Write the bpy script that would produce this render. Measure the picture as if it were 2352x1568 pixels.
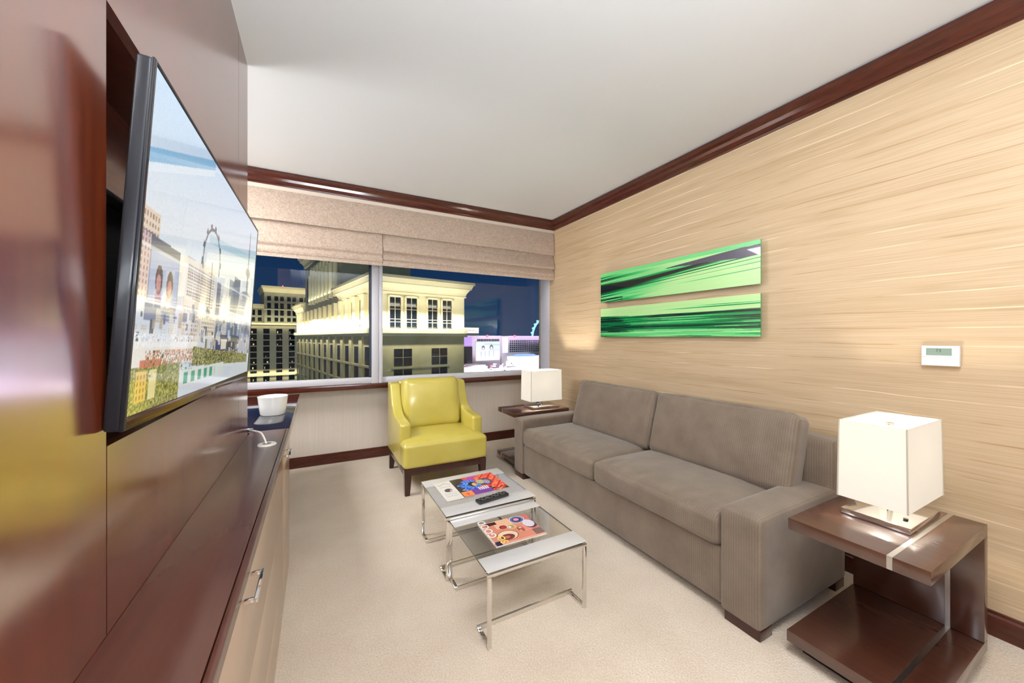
import bpy, bmesh, math, random
import numpy as np
from mathutils import Vector, Matrix, noise

S = bpy.context.scene
for o in list(bpy.data.objects):
    bpy.data.objects.remove(o)
C = S.collection
PI = math.pi

# ------------------------------------------------------------------ camera
EYE = 1.4
YAW = 0.4866
cam_data = bpy.data.cameras.new('camera')
cam = bpy.data.objects.new('camera', cam_data)
C.objects.link(cam)
cam_data.sensor_width = 36.0
cam_data.lens = 36.0 * 846.5 / 2352.0
cam_data.shift_y = -9.0 / 2352.0
cam_data.clip_start = 0.02
cam_data.clip_end = 5000
cam.location = (0, 0, EYE)
cam.rotation_euler = (PI / 2, 0, -YAW)
S.camera = cam

# ------------------------------------------------------------------ world, exposure
w = bpy.data.worlds.new('night_sky')
S.world = w
w.use_nodes = True
nt = w.node_tree
bg = nt.nodes['Background']
tc = nt.nodes.new('ShaderNodeTexCoord')
sep = nt.nodes.new('ShaderNodeSeparateXYZ')
ramp = nt.nodes.new('ShaderNodeValToRGB')
nt.links.new(tc.outputs['Generated'], sep.inputs[0])
nt.links.new(sep.outputs['Z'], ramp.inputs[0])
ramp.color_ramp.elements[0].position = 0.0
ramp.color_ramp.elements[0].color = (0.012, 0.045, 0.12, 1)
ramp.color_ramp.elements[1].position = 0.35
ramp.color_ramp.elements[1].color = (0.002, 0.014, 0.055, 1)
nt.links.new(ramp.outputs[0], bg.inputs[0])
bg.inputs[1].default_value = 1.0
S.view_settings.view_transform = 'Standard'
S.view_settings.look = 'None'
S.view_settings.exposure = 0.1
S.view_settings.gamma = 1.0
S.view_settings.use_curve_mapping = False


def area(name, loc, direction, sx, sy, power, color=(1, 1, 1), spread=PI, cam_vis=True):
    l = bpy.data.lights.new(name, 'AREA')
    l.shape = 'RECTANGLE'
    l.size = sx
    l.size_y = sy
    l.energy = power
    l.color = color
    l.spread = spread
    o = bpy.data.objects.new(name, l)
    C.objects.link(o)
    o.location = loc
    o.rotation_euler = Vector(direction).to_track_quat('-Z', 'Y').to_euler()
    return o


# added downward fill lights at ceiling height, out of view
area('fill_down_room', (0.8, 0.2, 2.94), (0, 0, -1), 1.3, 0.7, 48, (0.97, 0.98, 1.0))
area('fill_down_desk', (-1.2, 3.3, 2.94), (0.15, 0, -1), 1.0, 1.4, 150, (0.97, 0.98, 1.0))
# added upward fills brightening the ceiling, behind the camera and in the desk alcove
area('fill_up_room', (0.35, -1.1, 1.7), (-0.15, 0.4, 1), 1.2, 0.8, 150, (0.84, 0.93, 1.0))
area('fill_up_desk', (-1.5, 3.0, 1.3), (0.5, -0.1, 1), 0.6, 0.6, 24, (0.93, 0.97, 1.0))

# ------------------------------------------------------------------ colour helpers


def lin(c):
    return tuple(((x / 255.0) / 12.92 if x / 255.0 <= 0.04045 else ((x / 255.0 + 0.055) / 1.055) ** 2.4) for x in c)


def lin4(c):
    return lin(c) + (1.0,)


def mat(name, col, rough=0.5, metal=0.0, coat=0.0, coat_rough=0.05, coat_ior=1.5, ior=1.5, sheen=0.0, emit=None, es=0.0):
    m = bpy.data.materials.new(name)
    m.use_nodes = True
    b = m.node_tree.nodes['Principled BSDF']
    b.inputs['Base Color'].default_value = tuple(col) + (1.0,)
    b.inputs['Roughness'].default_value = rough
    b.inputs['Metallic'].default_value = metal
    b.inputs['IOR'].default_value = ior
    b.inputs['Coat Weight'].default_value = coat
    b.inputs['Coat Roughness'].default_value = coat_rough
    b.inputs['Coat IOR'].default_value = coat_ior
    b.inputs['Sheen Weight'].default_value = sheen
    if emit:
        b.inputs['Emission Color'].default_value = tuple(emit) + (1.0,)
        b.inputs['Emission Strength'].default_value = es
    return m


def N(m, t, **kw):
    n = m.node_tree.nodes.new(t)
    for k, v in kw.items():
        if k in n.inputs.keys() if hasattr(n.inputs, 'keys') else False:
            n.inputs[k].default_value = v
        else:
            setattr(n, k, v)
    return n


def L(m, a, b):
    m.node_tree.links.new(a, b)


def bsdf(m):
    return m.node_tree.nodes['Principled BSDF']


def coords(m, scale=(1, 1, 1), rot=(0, 0, 0), kind='Object'):
    t = N(m, 'ShaderNodeTexCoord')
    mp = N(m, 'ShaderNodeMapping')
    mp.inputs['Scale'].default_value = scale
    mp.inputs['Rotation'].default_value = rot
    L(m, t.outputs[kind], mp.inputs['Vector'])
    return mp.outputs['Vector']


def noise_tex(m, vec, scale=1.0, detail=4.0, rough=0.55, dist=0.0):
    n = N(m, 'ShaderNodeTexNoise')
    n.inputs['Scale'].default_value = scale
    n.inputs['Detail'].default_value = detail
    n.inputs['Roughness'].default_value = rough
    n.inputs['Distortion'].default_value = dist
    L(m, vec, n.inputs['Vector'])
    return n.outputs['Fac']


def rampn(m, fac, stops):
    r = N(m, 'ShaderNodeValToRGB')
    e = r.color_ramp.elements
    while len(e) < len(stops):
        e.new(0.5)
    for el, (p, c) in zip(e, stops):
        el.position = p
        el.color = tuple(c) + (1.0,) if len(c) == 3 else c
    L(m, fac, r.inputs[0])
    return r.outputs['Color']


def bump(m, h, strength=0.2, dist=0.002):
    b = N(m, 'ShaderNodeBump')
    b.inputs['Strength'].default_value = strength
    b.inputs['Distance'].default_value = dist
    L(m, h, b.inputs['Height'])
    L(m, b.outputs['Normal'], bsdf(m).inputs['Normal'])


def mixc(m, a, b, fac, mode='MULTIPLY'):
    x = N(m, 'ShaderNodeMix', data_type='RGBA', blend_type=mode)
    if isinstance(fac, float):
        x.inputs[0].default_value = fac
    else:
        L(m, fac, x.inputs[0])
    for s, v in ((6, a), (7, b)):
        if isinstance(v, tuple):
            x.inputs[s].default_value = v + (1.0,) if len(v) == 3 else v
        else:
            L(m, v, x.inputs[s])
    return x.outputs[2]


# ------------------------------------------------------------------ materials
M = {}


def build_materials():
    # ceiling / plaster
    m = mat('ceiling_paint', lin((214, 215, 216)), 0.9)
    M['ceiling'] = m
    # carpet
    m = mat('carpet', lin((205, 188, 166)), 1.0, sheen=0.3)
    v = coords(m)
    n1 = noise_tex(m, v, 3.0, 3)
    n2 = noise_tex(m, v, 160.0, 3, 0.7)
    base = rampn(m, n1, [(0.3, lin((209, 193, 172))), (0.7, lin((218, 204, 185)))])
    fine = rampn(m, n2, [(0.3, (0.76, 0.74, 0.72)), (0.65, (1.08, 1.08, 1.08))])
    L(m, mixc(m, base, fine, 1.0), bsdf(m).inputs['Base Color'])
    vo = N(m, 'ShaderNodeTexVoronoi')
    vo.inputs['Scale'].default_value = 110.0
    L(m, v, vo.inputs['Vector'])
    bump(m, vo.outputs['Distance'], 0.6, 0.004)
    M['carpet'] = m
    # grasscloth wall covering, runs horizontally (along Y)
    m = mat('grasscloth', lin((214, 190, 152)), 0.6, coat=0.15, coat_rough=0.35)
    v = coords(m, (1, 0.9, 130))
    n1 = noise_tex(m, v, 1.6, 5, 0.6, 0.6)
    v2 = coords(m, (1, 1.0, 14))
    n2 = noise_tex(m, v2, 1.6, 2, 0.5, 0.3)
    v3 = coords(m, (1, 5.0, 500))
    n3 = noise_tex(m, v3, 1.0, 2)
    c1 = rampn(m, n1, [(0.3, lin((190, 163, 127))), (0.5, lin((200, 175, 141))), (0.7, lin((207, 184, 152)))])
    c2 = rampn(m, n2, [(0.3, (0.9, 0.88, 0.84)), (0.5, (1, 1, 1)), (0.75, (1.03, 1.04, 1.06))])
    c3 = rampn(m, n3, [(0.3, (0.93, 0.92, 0.9)), (0.7, (1.03, 1.03, 1.03))])
    col = mixc(m, mixc(m, c1, c2, 1.0), c3, 1.0)
    # thin seams where the strips of fibre meet, one every 8 cm, slightly wandering
    tcn = N(m, 'ShaderNodeTexCoord')
    sp = N(m, 'ShaderNodeSeparateXYZ')
    L(m, tcn.outputs['Object'], sp.inputs[0])
    vw = coords(m, (1, 1.3, 0.6))
    nw = noise_tex(m, vw, 1.0, 2)
    a1 = N(m, 'ShaderNodeMath', operation='MULTIPLY_ADD')
    L(m, nw, a1.inputs[0])
    a1.inputs[1].default_value = 0.05
    L(m, sp.outputs['Z'], a1.inputs[2])
    a2 = N(m, 'ShaderNodeMath', operation='MULTIPLY')
    L(m, a1.outputs[0], a2.inputs[0])
    a2.inputs[1].default_value = 1 / 0.092
    fr = N(m, 'ShaderNodeMath', operation='FRACT')
    L(m, a2.outputs[0], fr.inputs[0])
    vb = coords(m, (1, 1.5, 2.0))
    nb = noise_tex(m, vb, 1.0, 3)
    seam = rampn(m, fr.outputs[0], [(0.0, (1, 1, 1)), (0.04, (1, 1, 1)), (0.08, (0, 0, 0))])
    seamc = rampn(m, nb, [(0.42, lin((168, 132, 88))), (0.52, lin((236, 214, 178)))])
    fade = rampn(m, nb, [(0.3, (0.95, 0.95, 0.95)), (0.48, (0.25, 0.25, 0.25)), (0.6, (0.9, 0.9, 0.9))])
    sf = N(m, 'ShaderNodeMath', operation='MULTIPLY')
    L(m, seam, sf.inputs[0])
    L(m, fade, sf.inputs[1])
    col = mixc(m, col, seamc, sf.outputs[0], 'MIX')
    L(m, col, bsdf(m).inputs['Base Color'])
    bump(m, n1, 0.08, 0.001)
    M['grass'] = m
    # cream wall covering with faint vertical threads
    m = mat('cream_wall', lin((214, 202, 188)), 0.7)
    v = coords(m, (60, 60, 1.0))
    n1 = noise_tex(m, v, 2.0, 3)
    L(m, rampn(m, n1, [(0.3, lin((213, 201, 188))), (0.7, lin((220, 209, 197)))]), bsdf(m).inputs['Base Color'])
    M['cream'] = m
    M['fascia'] = mat('fascia_paint', lin((214, 200, 186)), 0.6)
    # dark red-brown lacquered veneers
    def veneer(name, c0, c1, rough, crough, cior, scale, coat=1.0):
        m = mat(name, lin(c0), rough, coat=coat, coat_rough=crough, coat_ior=cior)
        bsdf(m).inputs['Specular IOR Level'].default_value = 0.15
        v = coords(m, scale)
        n = noise_tex(m, v, 1.0, 6, 0.6, 0.4)
        L(m, rampn(m, n, [(0.3, lin(c0)), (0.7, lin(c1))]), bsdf(m).inputs['Base Color'])
        vv = coords(m, tuple(s * 0.5 for s in scale))
        nr = noise_tex(m, vv, 1.0, 2)
        rr = N(m, 'ShaderNodeMapRange')
        rr.inputs[3].default_value = crough * 0.8
        rr.inputs[4].default_value = crough * 1.3
        L(m, nr, rr.inputs[0])
        if name == 'panel_veneer':
            L(m, rr.outputs[0], bsdf(m).inputs['Coat Roughness'])
        return m
    M['panel'] = veneer('panel_veneer', (92, 32, 8), (126, 50, 13), 0.6, 0.16, 7.0, (30, 30, 1.5))
    M['counter'] = veneer('counter_veneer', (72, 33, 22), (80, 38, 26), 0.5, 0.26, 1.8, (60, 2, 60))
    M['trim'] = veneer('trim_wood', (60, 20, 9), (88, 34, 17), 0.5, 0.14, 1.5, (8, 8, 60))
    M['table_wood'] = veneer('table_veneer', (68, 36, 24), (78, 43, 29), 0.5, 0.2, 1.9, (60, 2, 40))
    M['leg_wood'] = veneer('leg_wood', (48, 20, 14), (66, 28, 18), 0.4, 0.2, 1.5, (40, 40, 4))
    M['desk_glass'] = mat('desk_glass', lin((34, 32, 44)), 0.12, coat=1.0, coat_rough=0.02, coat_ior=1.6)
    # lacquered taupe fronts
    M['taupe'] = mat('taupe_lacquer', lin((176, 146, 122)), 0.3, coat=0.6, coat_rough=0.12)
    M['black'] = mat('black_plastic', (0.012, 0.012, 0.014), 0.3, coat=0.4)
    M['gloss_black'] = mat('gloss_black', (0.006, 0.006, 0.009), 0.4, coat=0.35, coat_rough=0.08, coat_ior=1.3)
    bsdf(M['gloss_black']).inputs['Specular IOR Level'].default_value = 0.25
    M['matt_black'] = mat('matt_black', (0.006, 0.005, 0.005), 0.7)
    M['bronze'] = mat('bezel_bronze', lin((112, 88, 62)), 0.18, metal=0.85)
    M['chrome'] = mat('chrome', (0.78, 0.76, 0.74), 0.09, metal=1.0)
    M['chrome_top'] = mat('brushed_top', (0.74, 0.73, 0.72), 0.36, metal=0.35)
    M['steel'] = mat('brushed_steel', (0.62, 0.61, 0.6), 0.28, metal=1.0)
    m = mat('window_aluminium', lin((206, 205, 212)), 0.45)
    M['alu'] = m
    M['alu_dark'] = mat('window_gasket', lin((30, 38, 52)), 0.4)
    M['white_plastic'] = mat('white_plastic', lin((232, 230, 226)), 0.35)
    M['white_gloss'] = mat('white_gloss', lin((244, 243, 240)), 0.2, coat=0.5)
    M['cable'] = mat('cable_white', lin((232, 226, 218)), 0.4)
    M['lcd'] = mat('lcd', lin((132, 152, 140)), 0.25)
    M['lcd_ink'] = mat('lcd_ink', lin((38, 54, 52)), 0.4)
    M['button'] = mat('button_grey', lin((120, 118, 108)), 0.4)
    M['paper'] = mat('paper', lin((226, 221, 212)), 0.55)
    # sofa fabric with fine ribs
    m = mat('sofa_fabric', lin((134, 117, 102)), 0.75, sheen=0.3)
    v = coords(m)
    wv = N(m, 'ShaderNodeTexWave', wave_type='BANDS', bands_direction='Y')
    wv.inputs['Scale'].default_value = 26.0
    wv.inputs['Distortion'].default_value = 0.6
    wv.inputs['Detail'].default_value = 1.0
    wv.inputs['Detail Scale'].default_value = 0.3
    L(m, v, wv.inputs['Vector'])
    n2 = noise_tex(m, v, 7.0, 3)
    n3 = noise_tex(m, coords(m, (200, 200, 500)), 1.0, 2)
    c1 = rampn(m, n2, [(0.3, lin((112, 97, 82))), (0.7, lin((127, 112, 96)))])
    c2 = rampn(m, wv.outputs['Color'], [(0.2, (0.88, 0.87, 0.86)), (0.8, (1.06, 1.06, 1.06))])
    c3 = rampn(m, n3, [(0.3, (0.86, 0.85, 0.84)), (0.7, (1.1, 1.1, 1.1))])
    L(m, mixc(m, mixc(m, c1, c2, 1.0), c3, 1.0), bsdf(m).inputs['Base Color'])
    bump(m, n3, 0.25, 0.001)
    M['sofa'] = m
    # chartreuse leather
    m = mat('green_leather', lin((196, 184, 58)), 0.4, coat=0.7, coat_rough=0.14)
    v = coords(m)
    n1 = noise_tex(m, v, 4.0, 3)
    L(m, rampn(m, n1, [(0.3, lin((194, 178, 74))), (0.7, lin((206, 191, 94)))]), bsdf(m).inputs['Base Color'])
    n2 = noise_tex(m, v, 180.0, 3)
    bump(m, n2, 0.08, 0.001)
    M['leather'] = m
    # blind fabric, marled weave
    m = mat('blind_fabric', lin((178, 158, 142)), 0.85, sheen=0.2)
    v = coords(m, (1, 1, 1.8))
    n1 = noise_tex(m, v, 42.0, 4, 0.65, 2.5)
    L(m, rampn(m, n1, [(0.33, lin((146, 126, 112))), (0.5, lin((176, 156, 140))), (0.66, lin((200, 182, 166)))]), bsdf(m).inputs['Base Color'])
    bump(m, n1, 0.2, 0.002)
    M['blind'] = m
    M['blind_edge'] = mat('blind_binding', lin((110, 70, 50)), 0.7)
    # glass that lets light straight through and mirrors by Fresnel
    def glass(name, tint, ior=1.5, rough=0.0, extra=0.0):
        m = bpy.data.materials.new(name)
        m.use_nodes = True
        t = m.node_tree
        t.nodes.remove(t.nodes['Principled BSDF'])
        out = t.nodes['Material Output']
        tr = t.nodes.new('ShaderNodeBsdfTransparent')
        tr.inputs[0].default_value = tint + (1,)
        gl = t.nodes.new('ShaderNodeBsdfGlossy')
        gl.inputs['Roughness'].default_value = rough
        # Schlick reflectance from the facing angle (same from both sides of the sheet)
        lw = t.nodes.new('ShaderNodeLayerWeight')
        lw.inputs[0].default_value = 0.5
        pw = t.nodes.new('ShaderNodeMath')
        pw.operation = 'POWER'
        pw.inputs[1].default_value = 5.0
        t.links.new(lw.outputs['Facing'], pw.inputs[0])
        f0 = ((ior - 1) / (ior + 1)) ** 2
        fr = t.nodes.new('ShaderNodeMath')
        fr.operation = 'MULTIPLY_ADD'
        fr.inputs[1].default_value = 1 - f0
        fr.inputs[2].default_value = f0
        t.links.new(pw.outputs[0], fr.inputs[0])
        mx = t.nodes.new('ShaderNodeMixShader')
        if extra:
            ad = t.nodes.new('ShaderNodeMath')
            ad.operation = 'ADD'
            ad.inputs[1].default_value = extra
            t.links.new(fr.outputs[0], ad.inputs[0])
            t.links.new(ad.outputs[0], mx.inputs[0])
        else:
            t.links.new(fr.outputs[0], mx.inputs[0])
        t.links.new(tr.outputs[0], mx.inputs[1])
        t.links.new(gl.outputs[0], mx.inputs[2])
        t.links.new(mx.outputs[0], out.inputs[0])
        return m
    M['pane'] = glass('window_glass', (0.95, 0.97, 0.98), 1.45)
    M['table_glass'] = glass('table_glass', (0.97, 0.985, 0.98), 2.3)
    m = glass('milky_glass', (0.97, 0.98, 0.98), 2.3)
    t = m.node_tree
    mx0 = [n for n in t.nodes if n.type == 'MIX_SHADER'][0]
    df = t.nodes.new('ShaderNodeBsdfDiffuse')
    df.inputs[0].default_value = (0.62, 0.61, 0.62, 1)
    mx1 = t.nodes.new('ShaderNodeMixShader')
    mx1.inputs[0].default_value = 0.3
    t.links.new(mx0.outputs[0], mx1.inputs[1])
    t.links.new(df.outputs[0], mx1.inputs[2])
    t.links.new(mx1.outputs[0], t.nodes['Material Output'].inputs[0])
    M['milky'] = m
    M['glass_edge'] = mat('glass_edge', lin((64, 84, 78)), 0.15, coat=0.5)
    # lampshade: glowing cloth
    m = bpy.data.materials.new('lampshade_cloth')
    m.use_nodes = True
    b = bsdf(m)
    b.inputs['Base Color'].default_value = lin4((214, 208, 196))
    b.inputs['Roughness'].default_value = 0.9
    t = m.node_tree
    em = t.nodes.new('ShaderNodeEmission')
    em.inputs[0].default_value = (1.0, 0.97, 0.92, 1)
    em.inputs[1].default_value = 0.25
    tl = t.nodes.new('ShaderNodeBsdfTranslucent')
    tl.inputs[0].default_value = (0.7, 0.67, 0.6, 1)
    mx = t.nodes.new('ShaderNodeMixShader')
    mx.inputs[0].default_value = 0.3
    ad = t.nodes.new('ShaderNodeAddShader')
    t.links.new(b.outputs[0], mx.inputs[1])
    t.links.new(tl.outputs[0], mx.inputs[2])
    t.links.new(mx.outputs[0], ad.inputs[0])
    t.links.new(em.outputs[0], ad.inputs[1])
    t.links.new(ad.outputs[0], t.nodes['Material Output'].inputs[0])
    M['shade'] = m
    M['shade_seam'] = mat('shade_seam', lin((176, 166, 146)), 0.8, emit=(1, 0.93, 0.8), es=0.08)
    # painted prints: colour attribute
    def printed(name, rough, coat, emission):
        m = mat(name, (0.5, 0.5, 0.5), rough, coat=coat, coat_rough=0.02)
        at = N(m, 'ShaderNodeVertexColor')
        at.layer_name = 'Col'
        if emission:
            bsdf(m).inputs['Base Color'].default_value = (0.01, 0.01, 0.01, 1)
            L(m, at.outputs['Color'], bsdf(m).inputs['Emission Color'])
            bsdf(m).inputs['Emission Strength'].default_value = emission
        else:
            L(m, at.outputs['Color'], bsdf(m).inputs['Base Color'])
        return m
    M['screen'] = printed('screen_picture', 0.15, 0.6, 0.92)
    M['print_gloss'] = printed('acrylic_print', 0.25, 0.5, 0)
    M['cover'] = printed('magazine_cover', 0.35, 0.25, 0)
    M['sign_board'] = printed('billboard_picture', 0.5, 0, 1.35)
    # buildings
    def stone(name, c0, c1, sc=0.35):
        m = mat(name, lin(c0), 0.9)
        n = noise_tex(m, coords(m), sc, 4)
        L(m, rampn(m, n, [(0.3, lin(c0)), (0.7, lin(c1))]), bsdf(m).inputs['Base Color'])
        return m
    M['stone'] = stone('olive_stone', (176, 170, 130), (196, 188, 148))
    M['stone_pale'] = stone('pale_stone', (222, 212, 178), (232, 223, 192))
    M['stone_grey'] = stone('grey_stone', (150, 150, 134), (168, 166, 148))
    M['dark_glass'] = mat('dark_window', (0.006, 0.012, 0.02), 0.15)
    M['win_bar'] = mat('window_bar', lin((205, 200, 180)), 0.6)
    M['warm_lit'] = mat('warm_lit_window', (0.1, 0.08, 0.03), 0.5, emit=(1.0, 0.72, 0.32), es=0.9)
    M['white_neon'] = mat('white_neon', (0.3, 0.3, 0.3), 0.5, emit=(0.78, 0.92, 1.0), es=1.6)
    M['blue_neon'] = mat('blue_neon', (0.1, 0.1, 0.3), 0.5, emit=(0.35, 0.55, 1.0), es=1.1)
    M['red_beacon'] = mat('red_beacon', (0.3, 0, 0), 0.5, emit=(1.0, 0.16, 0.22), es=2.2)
    M['cream_glow'] = mat('cream_glow', (0.3, 0.3, 0.3), 0.5, emit=(1.0, 0.88, 0.80), es=1.15)
    M['violet_glow'] = mat('violet_glow', (0.2, 0.1, 0.3), 0.5, emit=(0.62, 0.42, 0.95), es=0.7)
    M['hotel'] = mat('hotel_concrete', lin((206, 196, 206)), 0.9)
    M['sign_green'] = mat('sign_letters', lin((120, 128, 60)), 0.6)
    M['foliage'] = stone('foliage', (40, 60, 50), (90, 50, 60), 2.0)
    M['asphalt'] = mat('street', lin((120, 112, 130)), 0.9)


build_materials()

# ------------------------------------------------------------------ mesh helpers


def finish(bm, name, material, parent=None, origin=None, smooth=False, angle=35):
    me = bpy.data.meshes.new(name)
    bm.normal_update()
    bm.to_mesh(me)
    bm.free()
    o = bpy.data.objects.new(name, me)
    C.objects.link(o)
    mats = material if isinstance(material, (list, tuple)) else [material]
    for mm in mats:
        me.materials.append(M[mm] if isinstance(mm, str) else mm)
    if smooth:
        for p in me.polygons:
            p.use_smooth = True
        try:
            me.set_sharp_from_angle(angle=math.radians(angle))
        except Exception:
            pass
    if parent is not None:
        base = Vector(parent.get('_o', (0, 0, 0)))
        me.transform(Matrix.Translation(-base))
        o['_o'] = tuple(base)
        o.parent = parent
    elif origin is not None:
        me.transform(Matrix.Translation(-Vector(origin)))
        o.location = origin
        o['_o'] = tuple(origin)
    else:
        o['_o'] = (0.0, 0.0, 0.0)
    return o


def tag(o, label=None, cat=None, group=None, kind=None):
    if label:
        o['label'] = label
    if cat:
        o['category'] = cat
    if group:
        o['group'] = group
    if kind:
        o['kind'] = kind
    return o


def empty(name, loc, label=None, cat=None, group=None):
    o = bpy.data.objects.new(name, None)
    C.objects.link(o)
    o.location = loc
    o['_o'] = tuple(loc)
    o.empty_display_size = 0.1
    return tag(o, label, cat, group)


def add_box(bm, lo, hi, bev=0.0, seg=2, mi=0, mtx=None):
    lo = Vector(lo)
    hi = Vector(hi)
    g = bmesh.ops.create_cube(bm, size=1.0)
    vs = g['verts']
    sc = hi - lo
    ce = (hi + lo) / 2
    for v in vs:
        v.co = Vector((v.co.x * sc.x, v.co.y * sc.y, v.co.z * sc.z)) + ce
    fs = set()
    for v in vs:
        fs.update(v.link_faces)
    if bev > 0:
        es = set()
        for v in vs:
            es.update(v.link_edges)
        r = bmesh.ops.bevel(bm, geom=list(es), offset=bev, segments=seg, profile=0.5, affect='EDGES')
        fs = set(r['faces']) | {f for f in fs if f.is_valid}
    for f in fs:
        if f.is_valid:
            f.material_index = mi
    if mtx is not None:
        vv = set()
        for f in fs:
            if f.is_valid:
                vv.update(f.verts)
        for v in vv:
            v.co = mtx @ v.co
    return fs


def box(name, lo, hi, material, parent=None, bev=0.0, seg=2, origin=None):
    bm = bmesh.new()
    add_box(bm, lo, hi, bev, seg)
    return finish(bm, name, material, parent, origin, smooth=bev > 0)


def boxes(name, lst, material, parent=None, bev=0.0, origin=None):
    bm = bmesh.new()
    for b in lst:
        add_box(bm, b[0], b[1], bev, 2, b[2] if len(b) > 2 else 0)
    return finish(bm, name, material, parent, origin, smooth=bev > 0)


def add_cyl(bm, p0, p1, r0, r1=None, n=16, mi=0):
    p0 = Vector(p0)
    p1 = Vector(p1)
    r1 = r0 if r1 is None else r1
    d = p1 - p0
    g = bmesh.ops.create_cone(bm, cap_ends=True, segments=n, radius1=r0, radius2=r1, depth=d.length)
    q = d.to_track_quat('Z', 'Y').to_matrix().to_4x4()
    mt = Matrix.Translation((p0 + p1) / 2) @ q
    for v in g['verts']:
        v.co = mt @ v.co
        for f in v.link_faces:
            f.material_index = mi


def cyl(name, p0, p1, r0, material, parent=None, r1=None, n=20, origin=None):
    bm = bmesh.new()
    add_cyl(bm, p0, p1, r0, r1, n)
    return finish(bm, name, material, parent, origin, smooth=True)


def add_tube(bm, pts, r, n=8):
    pts = [Vector(p) for p in pts]
    rings = []
    for i, p in enumerate(pts):
        a = pts[max(i - 1, 0)]
        b = pts[min(i + 1, len(pts) - 1)]
        q = (b - a).to_track_quat('Z', 'Y')
        rings.append([bm.verts.new(p + q @ Vector((r * math.cos(t * 2 * PI / n), r * math.sin(t * 2 * PI / n), 0))) for t in range(n)])
    for i in range(len(rings) - 1):
        for k in range(n):
            bm.faces.new((rings[i][k], rings[i][(k + 1) % n], rings[i + 1][(k + 1) % n], rings[i + 1][k]))
    bm.faces.new(rings[0][::-1])
    bm.faces.new(rings[-1])


def spline(pts, n=8):
    pts = [Vector(p) for p in pts]
    out = []
    for i in range(len(pts) - 1):
        p0 = pts[max(i - 1, 0)]
        p1 = pts[i]
        p2 = pts[i + 1]
        p3 = pts[min(i + 2, len(pts) - 1)]
        for k in range(n):
            t = k / n
            out.append(0.5 * ((2 * p1) + (-p0 + p2) * t + (2 * p0 - 5 * p1 + 4 * p2 - p3) * t * t + (-p0 + 3 * p1 - 3 * p2 + p3) * t ** 3))
    out.append(pts[-1])
    return out


def add_prism(bm, poly, axis, a, b, mi=0, bev=0.0, seg=2):
    """poly: list of 2D points in the two remaining axes (in xyz order), extruded along axis from a to b"""
    def P(q, t):
        if axis == 'X':
            return (t, q[0], q[1])
        if axis == 'Y':
            return (q[0], t, q[1])
        return (q[0], q[1], t)
    v0 = [bm.verts.new(P(q, a)) for q in poly]
    v1 = [bm.verts.new(P(q, b)) for q in poly]
    n = len(poly)
    fs = [bm.faces.new(v0), bm.faces.new(v1[::-1])]
    for i in range(n):
        fs.append(bm.faces.new((v0[(i + 1) % n], v0[i], v1[i], v1[(i + 1) % n])))
    bmesh.ops.recalc_face_normals(bm, faces=fs)
    for f in fs:
        f.material_index = mi
    if bev > 0:
        es = set()
        for f in fs:
            for e in f.edges:
                if len(e.link_faces) == 2 and e.calc_face_angle(0) > 0.5:
                    es.add(e)
        bmesh.ops.bevel(bm, geom=list(es), offset=bev, segments=seg, profile=0.5, affect='EDGES')


def prism(name, poly, axis, a, b, material, parent=None, bev=0.0, seg=2, origin=None):
    bm = bmesh.new()
    add_prism(bm, poly, axis, a, b, 0, bev, seg)
    return finish(bm, name, material, parent, origin, smooth=bev > 0, angle=40)


def soft_block(bm, centre, half, r, n=18, crown=(0, 0, 0), wob=0.0, seed=0.0, mtx=None, fold=None):
    """rounded box with puffed faces: crown = extra bulge of the +/-x, +/-y, +z faces"""
    h = Vector(half)
    verts = {}

    def vert(p):
        key = (round(p[0], 4), round(p[1], 4), round(p[2], 4))
        if key in verts:
            return verts[key]
        q = Vector((p[0] * h.x, p[1] * h.y, p[2] * h.z))
        inner = Vector((max(-h.x + r, min(h.x - r, q.x)), max(-h.y + r, min(h.y - r, q.y)), max(-h.z + r, min(h.z - r, q.z))))
        d = q - inner
        if d.length > 1e-6:
            # spherical / cylindrical rounding
            m = max(abs(d.x), abs(d.y), abs(d.z))
            q = inner + d.normalized() * m
        x, y, z = p
        nx = Vector((0, 0, 0))
        nx.x = x * crown[0] * (1 - y * y) * (1 - z * z)
        nx.y = y * crown[1] * (1 - x * x) * (1 - z * z)
        nx.z = (z if z > 0 else z * 0.3) * crown[2] * (1 - x ** 4) * (1 - y ** 4)
        q = q + nx
        if wob:
            nv = noise.noise_vector(Vector((q.x * 4 + seed, q.y * 4, q.z * 4)))
            q = q + nv * wob
        if fold:
            q = q + fold(p, q)
        q = q + Vector(centre)
        if mtx is not None:
            q = mtx @ q
        v = bm.verts.new(q)
        verts[key] = v
        return v
    # denser samples near the edges
    ts = [math.sin((-1 + 2 * i / n) * PI / 2) for i in range(n + 1)]
    for ax in range(3):
        for s in (-1, 1):
            for i in range(n):
                for j in range(n):
                    def pt(a, b):
                        l = [0, 0, 0]
                        l[ax] = s
                        l[(ax + 1) % 3] = a
                        l[(ax + 2) % 3] = b
                        return l
                    f = [vert(pt(ts[i], ts[j])), vert(pt(ts[i + 1], ts[j])), vert(pt(ts[i + 1], ts[j + 1])), vert(pt(ts[i], ts[j + 1]))]
                    if s < 0:
                        f = f[::-1]
                    try:
                        bm.faces.new(f)
                    except ValueError:
                        pass


def soft(name, centre, half, r, material, parent, **kw):
    bm = bmesh.new()
    soft_block(bm, centre, half, r, **kw)
    return finish(bm, name, material, parent, smooth=True, angle=80)


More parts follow.
